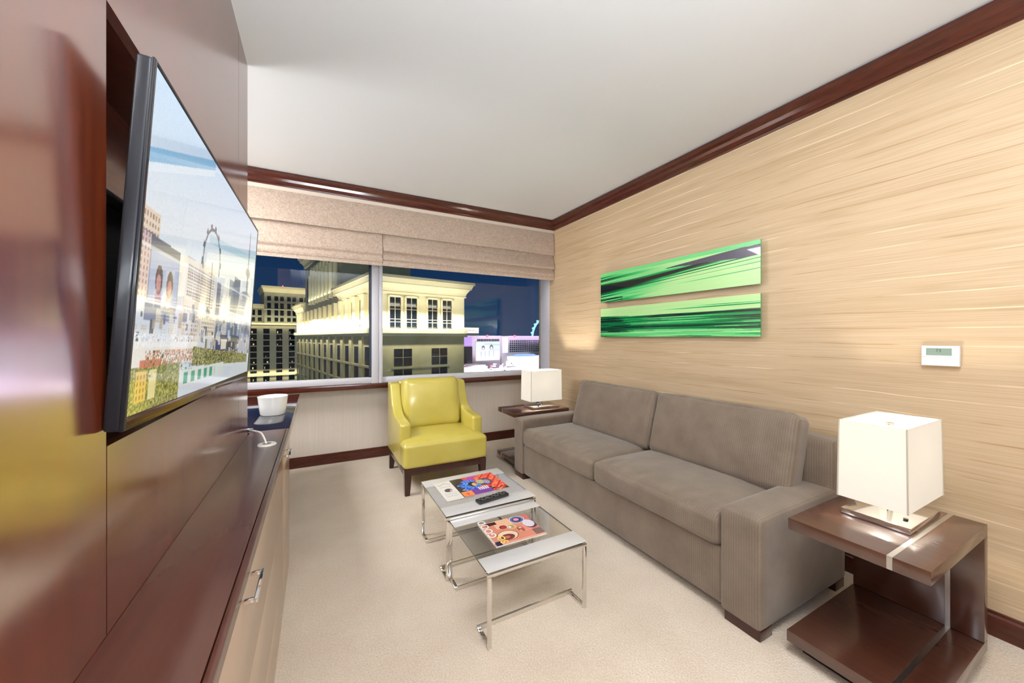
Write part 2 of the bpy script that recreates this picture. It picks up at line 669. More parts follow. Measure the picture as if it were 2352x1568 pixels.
def raster(name, o, u, v, nu, nv, fn, material, parent=None, origin=None):
    """flat picture: a fine grid coloured by fn(U, V) -> (r, g, b) arrays in sRGB 0..255"""
    o = np.array(o, float)
    u = np.array(u, float)
    v = np.array(v, float)
    U, V = np.meshgrid(np.linspace(0, 1, nu + 1), np.linspace(0, 1, nv + 1), indexing='xy')
    co = o + U[..., None] * u + V[..., None] * v
    idx = np.arange((nu + 1) * (nv + 1)).reshape(nv + 1, nu + 1)
    q = np.stack([idx[:-1, :-1], idx[:-1, 1:], idx[1:, 1:], idx[1:, :-1]], -1).reshape(-1, 4)
    me = bpy.data.meshes.new(name)
    me.from_pydata(co.reshape(-1, 3).tolist(), [], q.tolist())
    rgb = np.clip(fn(U, V), 0, 255) / 255.0
    rgb = np.where(rgb <= 0.04045, rgb / 12.92, ((rgb + 0.055) / 1.055) ** 2.4)
    rgba = np.concatenate([rgb, np.ones(rgb.shape[:2] + (1,))], -1).reshape(-1)
    at = me.color_attributes.new('Col', 'FLOAT_COLOR', 'POINT')
    at.data.foreach_set('color', rgba.astype(np.float32))
    me.materials.append(M[material])
    ob = bpy.data.objects.new(name, me)
    C.objects.link(ob)
    if parent is not None:
        base = Vector(parent.get('_o', (0, 0, 0)))
        me.transform(Matrix.Translation(-base))
        ob['_o'] = tuple(base)
        ob.parent = parent
    return ob


def text_mesh(name, body, size, mtx, material, parent=None, depth=0.0, align='LEFT', bold=0.0):
    cu = bpy.data.curves.new(name, 'FONT')
    cu.body = body
    cu.size = size
    cu.extrude = depth
    cu.offset = bold
    cu.align_x = align
    tmp = bpy.data.objects.new(name + '_tmp', cu)
    C.objects.link(tmp)
    bpy.context.view_layer.update()
    dg = bpy.context.evaluated_depsgraph_get()
    me = bpy.data.meshes.new_from_object(tmp.evaluated_get(dg))
    bpy.data.objects.remove(tmp)
    me.name = name
    me.materials.clear()
    me.materials.append(M[material])
    me.transform(mtx)
    o = bpy.data.objects.new(name, me)
    C.objects.link(o)
    if parent is not None:
        base = Vector(parent.get('_o', (0, 0, 0)))
        me.transform(Matrix.Translation(-base))
        o['_o'] = tuple(base)
        o.parent = parent
    return o


def copy_tree(o, parent=None):
    c = o.copy()
    C.objects.link(c)
    if parent is not None:
        c.parent = parent
    for ch in list(o.children):
        copy_tree(ch, c)
    return c


def struct(o):
    o['kind'] = 'structure'
    return o


# ------------------------------------------------------------------ room dimensions
WX = 2.825        # right wall
BY = 4.13         # soffit face at the window, blinds hang here
WY = 4.58         # window wall
CZ = 2.95         # ceiling
GW = 4.43         # inner face of the window frames
PX = -0.35        # veneer wall on the left
PE = 2.56         # where it ends
FY = -2.9         # wall behind the camera
LX = -1.9         # far left, behind the veneer wall

# shell
struct(box('floor', (LX - 0.1, FY - 0.1, -0.1), (WX + 0.1, WY + 0.2, 0.0), 'carpet'))
struct(box('ceiling', (LX - 0.1, FY - 0.1, CZ), (WX + 0.1, WY + 0.2, CZ + 0.1), 'ceiling'))
struct(box('wall_right', (WX, FY, 0), (WX + 0.1, GW + 0.08, CZ), 'grass'))
struct(box('wall_front', (LX, FY - 0.1, 0), (WX, FY, CZ), 'cream'))
struct(box('wall_far_left', (LX - 0.1, FY, 0), (LX, WY + 0.2, CZ), 'cream'))
# window wall: under the sill and the head above the glass
struct(box('wall_back', (LX, WY, 0), (WX, WY + 0.15, 0.83), 'cream'))
# soffit over the window, carries crown and blinds
struct(boxes('wall_soffit', [((LX, BY, 2.80), (WX, BY + 0.05, CZ)), ((LX, BY + 0.05, 2.70), (WX, WY + 0.2, CZ))], 'fascia'))

# veneer wall with the television niche
NY0, NY1, NZ0, NZ1 = 0.97, 2.255, 1.195, 2.035
bm = bmesh.new()
G = 0.0018
segs = [((FY, NY0 - G), (0, CZ)), ((NY0 + G, NY1 + 0.035 - G), (0, NZ0)), ((NY0 + G, NY1 + 0.035 - G), (NZ1, CZ)),
        ((NY1, NY1 + 0.035 - G), (NZ0, NZ1)), ((NY1 + 0.035 + G, PE), (0, CZ))]
for (y0, y1), (z0, z1) in segs:
    add_box(bm, (PX - 0.02, y0, z0), (PX, y1, z1))
wall = struct(finish(bm, 'wall_left', 'panel'))
bm = bmesh.new()
add_box(bm, (PX - 0.16, FY, 0), (PX - 0.02, NY0 - 0.02, CZ))
add_box(bm, (PX - 0.16, NY1 + 0.02, 0), (PX - 0.02, PE, CZ))
add_box(bm, (PX - 0.16, NY0 - 0.02, 0), (PX - 0.02, NY1 + 0.02, NZ0 - 0.02))
add_box(bm, (PX - 0.16, NY0 - 0.02, NZ1 + 0.02), (PX - 0.02, NY1 + 0.02, CZ))
struct(finish(bm, 'wall_left_core', 'panel', wall))
bm = bmesh.new()
T = 0.02
add_box(bm, (PX - 0.17, NY0 - T, NZ0 - T), (PX - 0.15, NY1 + T, NZ1 + T))
add_box(bm, (PX - 0.15, NY0 - T, NZ0 - T), (PX - 0.021, NY1 + T, NZ0 - 0.001))
add_box(bm, (PX - 0.15, NY0 - T, NZ1 + 0.001), (PX - 0.021, NY1 + T, NZ1 + T))
add_box(bm, (PX - 0.15, NY0 - T, NZ0), (PX - 0.021, NY0, NZ1))
add_box(bm, (PX - 0.15, NY1, NZ0), (PX - 0.021, NY1 + T, NZ1))
struct(finish(bm, 'niche_lining', 'trim', wall))

# crown moulding: profile as (distance from wall, z)
crown = [(0, 2.838), (0.012, 2.838), (0.016, 2.85), (0.03, 2.852), (0.045, 2.872), (0.052, 2.895), (0.07, 2.912), (0.088, 2.918),
         (0.09, 2.938), (0.075, 2.94), (0.075, CZ), (0, CZ)]
struct(prism('trim_1', [(WX - d, z) for d, z in crown], 'Y', FY, BY, 'trim', bev=0.0))
struct(prism('trim_2', [(BY - d, z) for d, z in crown], 'X', LX, WX - 0.002, 'trim'))
# baseboards
bb = [(0, 0), (0.022, 0), (0.022, 0.092), (0.012, 0.1), (0.012, 0.112), (0, 0.112)]
struct(prism('baseboard_right', [(WX - d, z) for d, z in bb], 'Y', FY, WY, 'trim'))
struct(prism('baseboard_back', [(WY - d, z) for d, z in bb], 'X', LX, WX - 0.023, 'trim'))
# brown sill board and right jamb
struct(boxes('trim_3', [((LX, GW - 0.02, 0.826), (WX - 0.001, GW + 0.06, 0.884)), ((LX, GW + 0.0605, 0.826), (WX - 0.001, WY + 0.15, 0.86))], 'trim', bev=0.003))
struct(boxes('trim_4', [((WX - 0.012, 4.235, 0.885), (WX - 0.0005, GW + 0.02, 2.80))], 'alu', bev=0.002))

# windows: two fixed lights, frames and mullion
MX0, MX1 = 0.546, 0.662
for i, (x0, x1) in enumerate(((LX, MX0), (MX1, WX - 0.012))):
    p = struct(box('window_%d' % (i + 1), (x0, GW + 0.04, 0.95), (x1, GW + 0.046, 2.72), 'pane'))
    fr = boxes('window_frame', [((x0, GW, 0.885), (x1, GW + 0.07, 0.95)), ((x0, GW, 2.66), (x1, GW + 0.07, 2.72))], 'alu', p, bev=0.003)
struct(boxes('trim_5', [((MX0, GW - 0.02, 0.885), (MX0 + 0.072, GW + 0.07, 2.72)), ((MX0 + 0.077, GW - 0.02, 0.885), (MX1, GW + 0.07, 2.72)),
                        ((MX0 + 0.07, GW, 0.885), (MX0 + 0.08, GW + 0.07, 2.72))], 'alu', bev=0.002))
struct(box('trim_6', (MX0 - 0.023, GW + 0.005, 0.95), (MX0 - 0.001, GW + 0.06, 2.66), 'alu_dark'))

# ------------------------------------------------------------------ blinds


def cloth_strip(name, x0, x1, prof, material, parent=None, thick=0.006, nx=60, wav=0.002, seed=0):
    bm = bmesh.new()
    prof = [(p.x, p.y) for p in spline([Vector((a, b, 0)) for a, b in prof], 5)]
    rows = []
    for side in (0, 1):
        g = []
        for j, (y, z) in enumerate(prof):
            r = []
            for i in range(nx + 1):
                x = x0 + (x1 - x0) * i / nx
                k = (j / (len(prof) - 1)) ** 1.5
                yy = y + side * thick + k * wav * 2.2 * noise.noise(Vector((x * 2.1 + seed, z * 3, seed)))
                zz = z + k * 0.006 * noise.noise(Vector((x * 1.3, seed + 5, 0)))
                r.append(bm.verts.new((x, yy, zz)))
            g.append(r)
        rows.append(g)
    for side in (0, 1):
        g = rows[side]
        for j in range(len(g) - 1):
            for i in range(nx):
                f = (g[j][i], g[j][i + 1], g[j + 1][i + 1], g[j + 1][i])
                bm.faces.new(f if side else f[::-1])
    a, b = rows
    J = len(a) - 1
    for i in range(nx):
        bm.faces.new((a[J][i], a[J][i + 1], b[J][i + 1], b[J][i]))
        bm.faces.new((a[0][i + 1], a[0][i], b[0][i], b[0][i + 1]))
    for j in range(J):
        bm.faces.new((a[j][0], a[j + 1][0], b[j + 1][0], b[j][0]))
        bm.faces.new((a[j + 1][nx], a[j][nx], b[j][nx], b[j + 1][nx]))
    return finish(bm, name, material, parent, smooth=True, angle=50)


val = cloth_strip('blind_valance', LX, WX - 0.012, [(BY - 0.004, 2.80), (BY - 0.014, 2.72), (BY - 0.02, 2.6), (BY - 0.022, 2.503)], 'blind', None, 0.012, 120, 0.003, 3)
tag(val, 'long flat grey-beige fabric valance across the top of the window', 'valance')
b1 = cloth_strip('roman_blind', LX, 0.618, [(BY + 0.012, 2.79), (BY + 0.012, 2.52), (BY - 0.004, 2.38), (BY - 0.016, 2.30), (BY + 0.004, 2.268), (BY - 0.012, 2.235), (BY - 0.006, 2.205), (BY, 2.20), (BY, 2.165)],
                 'blind', None, 0.008, 60, 0.004, 11)
tag(b1, 'raised roman blind left of the window mullion, smooth with low folds', 'roman blind', 'roman blinds in the window')
box('side_binding', (0.6165, BY - 0.004, 2.19), (0.6205, BY + 0.014, 2.52), 'blind_edge', b1)
b2 = cloth_strip('roman_blind', 0.6225, WX - 0.014, [(BY + 0.012, 2.79), (BY + 0.012, 2.50), (BY - 0.012, 2.42), (BY - 0.038, 2.335), (BY - 0.03, 2.318), (BY + 0.004, 2.31), (BY - 0.02, 2.27), (BY - 0.03, 2.235), (BY - 0.006, 2.222), (BY - 0.008, 2.20), (BY - 0.002, 2.168)],
                 'blind', None, 0.008, 80, 0.006, 27)
tag(b2, 'raised roman blind right of the window mullion with deep soft folds', 'roman blind', 'roman blinds in the window')

# ------------------------------------------------------------------ television


def tv_picture(U, V):
    rng = np.random.RandomState(3)
    H = np.zeros(U.shape + (3,))
    top = np.array([196, 222, 246.])
    bot = np.array([226, 232, 236.])
    t = np.clip((V - 0.5) / 0.45, 0, 1)[..., None]
    H[:] = bot * (1 - t) + top * t

    def put(mask, c, a=1.0):
        m = mask.astype(float)[..., None] * a
        H[:] = H * (1 - m) + np.array(c, float) * m

    def quad(u0, u1, vb, vt, vb1=None, vt1=None):
        k = (U - u0) / max(u1 - u0, 1e-6)
        b = vb + (k * ((vb if vb1 is None else vb1) - vb))
        tt = vt + (k * ((vt if vt1 is None else vt1) - vt))
        return (U >= u0) & (U <= u1) & (V >= b) & (V <= tt)

    def grid(mask, pu, pv, c, fu=0.5, fv=0.5, a=0.8):
        g = (np.mod(U / pu, 1) < fu) & (np.mod(V / pv, 1) < fv) & mask
        put(g, c, a)
    # slanted bands; the left one is a reflection painted into the picture
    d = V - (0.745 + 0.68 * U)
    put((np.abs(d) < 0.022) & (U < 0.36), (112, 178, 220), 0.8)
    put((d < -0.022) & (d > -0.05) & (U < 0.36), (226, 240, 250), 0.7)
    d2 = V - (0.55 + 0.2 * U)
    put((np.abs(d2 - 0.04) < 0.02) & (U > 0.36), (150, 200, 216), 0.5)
    # far hills
    hz = 0.51 + 0.02 * np.sin(U * 9) + 0.01 * np.sin(U * 31)
    put(V < hz, (170, 180, 196))
    put((V < 0.5), (200, 202, 210))
    # left tower behind the billboard
    put(quad(0.0, 0.066, 0.5, 0.60), (222, 206, 186))
    grid(quad(0.0, 0.066, 0.5, 0.59), 0.011, 0.024, (132, 104, 92))
    # billboard block
    put(quad(0.0, 0.172, 0.32, 0.535, 0.33, 0.525), (138, 146, 172))
    put(quad(0.0, 0.172, 0.49, 0.535, 0.495, 0.525), (112, 112, 124))
    put(quad(0.0, 0.034, 0.32, 0.53), (214, 190, 186))
    grid(quad(0.0, 0.034, 0.32, 0.53), 0.012, 0.02, (150, 110, 120))
    put(quad(0.04, 0.17, 0.34, 0.485), (176, 186, 214))
    for cu, cv, hairc in ((0.079, 0.405, (60, 34, 44)), (0.13, 0.40, (70, 44, 40))):
        put(((U - cu) / 0.016) ** 2 + ((V - cv) / 0.046) ** 2 < 1, hairc, 0.9)
        put(((U - cu + 0.001) / 0.010) ** 2 + ((V - cv + 0.012) / 0.028) ** 2 < 1, (206, 140, 142), 0.9)
        put(((U - cu) / 0.014) ** 2 + ((V - (cv - 0.062)) / 0.03) ** 2 < 1, (170, 100, 130), 0.6)
    # white corner and long hotel
    put(quad(0.172, 0.214, 0.37, 0.522, 0.38, 0.533), (244, 236, 222))
    put(quad(0.214, 0.435, 0.37, 0.528, 0.345, 0.545), (236, 226, 212))
    grid(quad(0.222, 0.43, 0.385, 0.505, 0.36, 0.52), 0.0125, 0.0125, (118, 100, 104), 0.74, 0.5)
    # observation wheel
    e = np.sqrt(((U - 0.395) / 0.075) ** 2 + ((V - 0.565) / 0.15) ** 2)
    put((np.abs(e - 1) < 0.045) & (V > 0.52), (74, 88, 104), 0.85)
    an = np.arctan2((V - 0.565) / 0.15, (U - 0.395) / 0.075)
    put((np.abs(e - 1.1) < 0.06) & (np.mod(an * 14 / (2 * np.pi), 1) < 0.4) & (V > 0.52), (70, 84, 100), 0.9)
    put((np.abs(U - 0.40) < 0.004) & (V < 0.57) & (V > 0.33), (70, 80, 110), 0.6)
    # thin tower right
    put((np.abs(U - 0.865) < 0.006 + np.clip(0.94 - V, 0, 1) * 0.02) & (V < 0.93) & (V > 0.3), (104, 110, 126), 0.75)
    put((((U - 0.865) / 0.04) ** 2 + ((V - 0.66) / 0.03) ** 2 < 1), (110, 116, 132), 0.8)
    # glass towers
    for a, b, t_, c in ((0.46, 0.5, 0.5, (92, 104, 140)), (0.5, 0.56, 0.44, (180, 190, 204)), (0.6, 0.66, 0.55, (104, 126, 160)), (0.66, 0.75, 0.58, (84, 108, 146)),
                        (0.75, 0.8, 0.47, (164, 178, 200)), (0.8, 0.9, 0.53, (150, 160, 186)), (0.9, 0.96, 0.45, (120, 134, 168)), (0.56, 0.6, 0.4, (206, 206, 208))):
        put(quad(a, b, 0.24, t_), c)
        grid(quad(a, b, 0.24, t_), 0.012, 0.014, tuple(x * 0.72 for x in c), 0.6, 0.5, 0.7)
    # low white blocks
    put(quad(0.0, 0.2, 0.2, 0.335), (206, 214, 226))
    put(quad(0.03, 0.17, 0.275, 0.325), (120, 130, 160))
    grid(quad(0.08, 0.17, 0.275, 0.32), 0.01, 0.012, (210, 214, 222), 0.7, 0.3)
    put(quad(0.2, 0.33, 0.22, 0.37), (222, 210, 196))
    grid(quad(0.214, 0.32, 0.235, 0.345), 0.013, 0.018, (120, 100, 100), 0.5, 0.55)
    put(quad(0.34, 0.47, 0.235, 0.338), (232, 220, 200))
    grid(quad(0.345, 0.465, 0.24, 0.325), 0.014, 0.018, (116, 100, 96), 0.5, 0.55)
    put(quad(0.47, 0.8, 0.15, 0.245), (30, 44, 106))
    put(quad(0.62, 0.75, 0.1, 0.235), (36, 40, 62), 0.9)
    put(quad(0.55, 0.62, 0.17, 0.22), (226, 216, 200))
    put(quad(0.8, 1.0, 0.15, 0.26), (168, 172, 200))
    # crowded low blocks of the city
    for i in range(190):
        u0 = rng.rand() * 0.98
        v0 = 0.1 + rng.rand() * 0.22
        ww, hh = 0.006 + rng.rand() * 0.022, 0.01 + rng.rand() * 0.045
        base = np.array([(214, 204, 190), (236, 232, 226), (150, 156, 176), (96, 104, 132), (190, 170, 150), (206, 214, 226), (70, 74, 92)][rng.randint(7)], float)
        put(quad(u0, u0 + ww, v0, v0 + hh), base, 0.85)
        grid(quad(u0, u0 + ww, v0, v0 + hh), 0.0052, 0.0085, tuple(base * 0.7), 0.5, 0.5, 0.6)
    # street and trees
    put(quad(0.0, 0.32, 0.0, 0.21), (232, 226, 216))
    put(quad(0.2, 1.0, 0.0, 0.13), (206, 214, 222))
    nz = rng.rand(200, 340)
    ii = np.clip((V * 199).astype(int), 0, 199)
    jj = np.clip((U * 339).astype(int), 0, 339)
    r = nz[ii, jj]
    tm = quad(0.3, 0.96, 0.11, 0.19, 0.07, 0.125)
    put(tm, (44, 54, 48))
    put(tm & (r > 0.55), (150, 148, 52))
    put(tm & (r > 0.82), (206, 196, 110))
    put(quad(0.22, 0.6, 0.04, 0.1), (214, 220, 214))
    put(quad(0.24, 0.5, 0.045, 0.09) & (np.mod(U / 0.05, 1) < 0.5), (60, 158, 124))
    put(quad(0.0, 0.22, 0.0, 0.135), (186, 182, 96))
    put(quad(0.0, 0.22, 0.0, 0.135) & (r > 0.5), (120, 124, 40))
    put(quad(0.0, 0.22, 0.0, 0.135) & (r < 0.16), (60, 74, 26))
    put(quad(0.02, 0.06, 0.03, 0.12), (226, 190, 84))
    grid(quad(0.02, 0.06, 0.03, 0.11), 0.012, 0.02, (140, 96, 50), 0.5, 0.5)
    put(quad(0.07, 0.1, 0.03, 0.12), (226, 214, 150))
    put(quad(0.03, 0.12, 0.13, 0.155), (206, 120, 84))
    put(quad(0.05, 0.3, 0.135, 0.18) & (r > 0.62), (206, 134, 96))
    put(quad(0.05, 0.3, 0.1, 0.18) & (r < 0.2), (74, 96, 46))
    put(quad(0.0, 0.3, 0.19, 0.235) & (r > 0.4), (240, 240, 242))
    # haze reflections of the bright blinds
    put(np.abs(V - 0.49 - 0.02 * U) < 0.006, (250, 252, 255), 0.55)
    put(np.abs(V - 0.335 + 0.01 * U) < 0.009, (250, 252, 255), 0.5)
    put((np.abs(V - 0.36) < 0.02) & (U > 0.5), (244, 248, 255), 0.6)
    return H + (rng.rand(*U.shape)[..., None] - 0.5) * 10


TVW, TVH = 1.2496, 0.7185
ph, th, ro = 0.0159, 0.0606, -0.0101
av = Vector((math.sin(ph), math.cos(ph), 0))
nh = Vector((math.cos(ph), -math.sin(ph), 0))
up = math.cos(th) * Vector((0, 0, 1)) + math.sin(th) * nh
A_ = math.cos(ro) * av + math.sin(ro) * up
U_ = math.cos(ro) * up - math.sin(ro) * av
N_ = A_.cross(U_)
TVM = Matrix((A_, U_, N_)).transposed().to_4x4()
TVM.translation = Vector((-0.319, 0.9435, 1.2239))
tv = bpy.data.objects.new('television', None)
C.objects.link(tv)
tv.matrix_world = TVM
tag(tv, 'large black flat television showing a daytime city skyline, tilted out of the wall niche', 'television')


def tvpart(name, bmf, material):
    bm = bmesh.new()
    bmf(bm)
    return finish(bm, name, material, tv, smooth=True)


tvpart('casing', lambda bm: (add_box(bm, (0, 0, -0.029), (TVW, TVH, -0.004), 0.006, 3),
                             add_box(bm, (0.15, 0.12, -0.05), (TVW - 0.15, TVH - 0.15, -0.027), 0.008)), 'gloss_black')


def bez(bm):
    b = 0.012
    add_box(bm, (0, 0, -0.006), (b, TVH, 0.0), 0.0015)
    add_box(bm, (TVW - b, 0, -0.006), (TVW, TVH, 0.0), 0.0015)
    add_box(bm, (b, TVH - 0.011, -0.006), (TVW - b, TVH, 0.0), 0.0015)


tvpart('bezel', bez, 'gloss_black')
tvpart('lower_bezel', lambda bm: add_box(bm, (0.012, 0, -0.006), (TVW - 0.012, 0.026, 0.0), 0.0015), 'bronze')
tvpart('logo', lambda bm: add_box(bm, (TVW * 0.48, 0.008, 0.0), (TVW * 0.48 + 0.05, 0.016, 0.0006)), 'steel')
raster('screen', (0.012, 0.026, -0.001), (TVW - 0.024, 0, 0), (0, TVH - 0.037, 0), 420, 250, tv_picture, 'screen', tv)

mnt = empty('wall_mount', (PX - 0.1, 1.5, 1.5), 'black television bracket with a silver top edge inside the wall niche', 'bracket')
boxes('back_plate', [((PX - 0.15, 1.02, 1.3), (PX - 0.125, 2.1, 1.74)), ((PX - 0.125, 1.25, 1.45), (PX - 0.02, 1.4, 1.6)), ((PX - 0.125, 1.75, 1.45), (PX - 0.02, 1.9, 1.6))], 'matt_black', mnt, 0.003)
box('shelf_edge', (PX - 0.15, 1.02, 1.742), (PX - 0.09, 2.1, 1.756), 'steel', mnt, 0.002)

# ------------------------------------------------------------------ console cabinet under the television
CX, CHT = -0.152, 0.839
cab = empty('media_cabinet', (-0.25, 1.3, 0), 'long low media cabinet with taupe lacquered drawers and dark wood top under the television', 'cabinet')
box('carcass', (PX + 0.001, FY + 0.05, 0.0), (CX - 0.018, 2.66, CHT - 0.03), 'leg_wood', cab)
boxes('countertop', [((PX + 0.0005, FY + 0.05, CHT - 0.03), (CX - 0.016, 2.66, CHT))], 'counter', cab, 0.001)
box('countertop_lip', (CX - 0.0135, FY + 0.05, CHT - 0.034), (CX + 0.002, 2.66, CHT), 'counter', cab, 0.0015)


def front(name, y0, y1, z0, z1, handle_y=None):
    d = box(name, (CX - 0.017, y0 + 0.0015, z0 + 0.0015), (CX, y1 - 0.0015, z1 - 0.0015), 'taupe', cab, 0.001)
    if handle_y:
        bm = bmesh.new()
        hz_ = CHT - 0.05
        add_box(bm, (CX + 0.022, handle_y - 0.065, hz_ - 0.005), (CX + 0.03, handle_y + 0.065, hz_ + 0.005), 0.001)
        for s in (-0.058, 0.058):
            add_box(bm, (CX, handle_y + s - 0.005, hz_ - 0.004), (CX + 0.024, handle_y + s + 0.005, hz_ + 0.004), 0.0008)
        finish(bm, 'handle', 'chrome', d, smooth=True)
    return d


for y0, y1, hy in ((-1.6, -0.02, None), (0.0, 2.18, 1.10), (2.18, 2.66, 2.28)):
    front('drawer', y0, y1, 0.526, CHT - 0.036, hy)
    front('drawer', y0, y1, 0.246, 0.526)
    front('drawer', y0, y1, 0.05, 0.246)
box('plinth', (PX + 0.002, FY + 0.05, 0.0), (CX - 0.001, 2.66, 0.048), 'taupe', cab)

# desk beyond it, along the window
desk = empty('desk', (-0.8, 3.4, 0), 'writing desk with dark glossy glass top and pale apron beyond the media cabinet', 'desk')
box('desk_top', (-1.35, 2.664, CHT - 0.03), (CX, 4.22, CHT), 'desk_glass', desk, 0.0015)
box('apron', (-1.33, 2.67, CHT - 0.115), (CX - 0.012, 4.20, CHT - 0.0305), 'taupe', desk, 0.001)
box('leg', (-1.33, 4.12, 0), (-1.27, 4.18, CHT - 0.116), 'leg_wood', desk)
box('leg', (-1.33, 2.70, 0), (-1.27, 2.76, CHT - 0.116), 'leg_wood', desk)
box('leg', (-0.9, 2.70, 0), (-0.86, 4.15, CHT - 0.116), 'leg_wood', desk)

# ice bucket on desk
bx, by = -0.285, 3.2
bm = bmesh.new()
prof = [(0.0, 0.002), (0.075, 0.002), (0.08, 0.008), (0.088, 0.07), (0.094, 0.128), (0.096, 0.134), (0.092, 0.136), (0.088, 0.128), (0.082, 0.07), (0.074, 0.012), (0, 0.012)]
NS = 36
rings = []
for r, z in prof:
    rings.append([bm.verts.new((bx + r * math.cos(2 * PI * k / NS), by + r * math.sin(2 * PI * k / NS), CHT + z)) for k in range(NS)] if r > 0 else [bm.verts.new((bx, by, CHT + z))])
for a, b in zip(rings[:-1], rings[1:]):
    for k in range(NS):
        if len(a) == 1:
            bm.faces.new((a[0], b[(k + 1) % NS], b[k]))
        elif len(b) == 1:
            bm.faces.new((a[k], a[(k + 1) % NS], b[0]))
        else:
            bm.faces.new((a[k], a[(k + 1) % NS], b[(k + 1) % NS], b[k]))
tag(finish(bm, 'ice_bucket', 'white_gloss', None, (bx, by, CHT), smooth=True), 'white glossy round ice bucket standing on the dark desk top', 'ice bucket')

# cable grommet and its white cable
gr = empty('power_cable', (-0.236, 2.30, CHT), 'white cable looping out of a round grommet in the cabinet top', 'cable')
bm = bmesh.new()
bmesh.ops.create_cone(bm, cap_ends=True, segments=32, radius1=0.043, radius2=0.04, depth=0.006, matrix=Matrix.Translation((-0.232, 2.31, CHT + 0.003)))
finish(bm, 'grommet', 'cable', gr, smooth=True)
cyl('grommet_opening', (-0.232, 2.31, CHT + 0.006), (-0.232, 2.31, CHT + 0.0068), 0.02, 'button', gr)
bm = bmesh.new()
add_tube(bm, spline([(-0.235, 2.31, CHT + 0.002), (-0.244, 2.32, CHT + 0.03), (-0.262, 2.34, CHT + 0.058), (-0.29, 2.37, CHT + 0.064), (-0.318, 2.42, CHT + 0.06), (-0.332, 2.5, CHT + 0.05), (-0.336, 2.6, CHT + 0.03), (-0.36, 2.72, CHT + 0.005), (-0.5, 2.82, CHT + 0.005)], 8), 0.0045, 10)
finish(bm, 'cord', 'cable', gr, smooth=True)

# ------------------------------------------------------------------ armchair
AC = (1.07, 3.69, 0)
ch = empty('armchair', AC, 'chartreuse yellow-green leather armchair with dark wooden legs under the window', 'armchair')
x0, x1, y0, y1 = 0.668, 1.468, 3.285, 4.09
zb = 0.235
# seat and front in one piece, the arms stand over its sides
aw = 0.10
ay = 3.43
soft('seat', ((x0 + x1) / 2, (y0 + y1 - 0.09) / 2, (zb + 0.455) / 2), ((x1 - x0) / 2, (y1 - 0.09 - y0) / 2, (0.455 - zb) / 2), 0.035, 'leather', ch, n=30, crown=(0, 0.004, 0.042), wob=0.003)
for s in (0, 1):
    xa = x0 - 0.004 if s == 0 else x1 - aw + 0.004
    prof = [(y1, zb), (ay, zb), (ay - 0.004, 0.6), (ay + 0.02, 0.617), (3.62, 0.628), (3.72, 0.642), (3.79, 0.678), (3.845, 0.74), (3.885, 0.82), (3.915, 0.905), (3.935, 0.925), (3.975, 0.93), (y1, 0.93)]
    bm = bmesh.new()
    add_prism(bm, prof, 'X', xa, xa + aw, 0, 0.018, 4)
    finish(bm, 'arm', 'leather', ch, smooth=True, angle=60)
bm = bmesh.new()
add_prism(bm, [(y1 - 0.12, zb), (y1 - 0.09, 0.94), (y1 - 0.01, 0.94), (y1 - 0.002, zb)], 'X', x0 + aw, x1 - aw, 0, 0.012, 3)
finish(bm, 'back', 'leather', ch, smooth=True, angle=60)
rt = Matrix.Translation((1.068, 3.865, 0.72)) @ Matrix.Rotation(math.radians(-9), 4, 'X')
bm = bmesh.new()
soft_block(bm, (0, 0, 0), ((x1 - x0) / 2 - aw - 0.005, 0.085, 0.255), 0.06, 20, crown=(0.012, 0.03, 0.0), wob=0.006, seed=4, mtx=rt)
finish(bm, 'back_cushion', 'leather', ch, smooth=True, angle=80)
boxes('apron', [((x0 + 0.012, y0 + 0.015, 0.175), (x1 - 0.012, y0 + 0.035, zb)), ((x0 + 0.012, y1 - 0.035, 0.175), (x1 - 0.012, y1 - 0.015, zb)),
                ((x0 + 0.012, y0 + 0.035, 0.175), (x0 + 0.032, y1 - 0.035, zb)), ((x1 - 0.032, y0 + 0.035, 0.175), (x1 - 0.012, y1 - 0.035, zb))], 'leg_wood', ch, 0.003)
for lx, ly, dx, dy in ((x0 + 0.008, y0 + 0.01, 1, 1), (x1 - 0.008, y0 + 0.01, -1, 1), (x0 + 0.008, y1 - 0.01, 1, -1), (x1 - 0.008, y1 - 0.01, -1, -1)):
    bm = bmesh.new()
    t = 0.07
    b = 0.042
    off = 0.0 if dy > 0 else 0.06
    top = [(lx, ly), (lx + dx * t, ly), (lx + dx * t, ly + dy * t), (lx, ly + dy * t)]
    sx_ = lx + dx * 0.008
    sy_ = ly - dy * off + dy * 0.006
    bot = [(sx_, sy_), (sx_ + dx * b, sy_), (sx_ + dx * b, sy_ + dy * b), (sx_, sy_ + dy * b)]
    vt = [bm.verts.new((p[0], p[1], zb - 0.001)) for p in top]
    vb = [bm.verts.new((p[0], p[1], 0.0)) for p in bot]
    fs = [bm.faces.new(vt), bm.faces.new(vb[::-1])]
    for k in range(4):
        fs.append(bm.faces.new((vb[k], vb[(k + 1) % 4], vt[(k + 1) % 4], vt[k])))
    bmesh.ops.recalc_face_normals(bm, faces=fs)
    bmesh.ops.bevel(bm, geom=bm.edges[:], offset=0.003, segments=2, affect='EDGES')
    finish(bm, 'leg', 'leg_wood', ch, smooth=True)

# ------------------------------------------------------------------ sofa
so = empty('sofa', (2.2, 2.14, 0), 'long grey-brown ribbed fabric sofa with two seat and two back cushions along the wall', 'sofa')
SX0, SX1, SY0, SY1 = 1.785, 2.645, 0.955, 3.335
AZ = 0.575


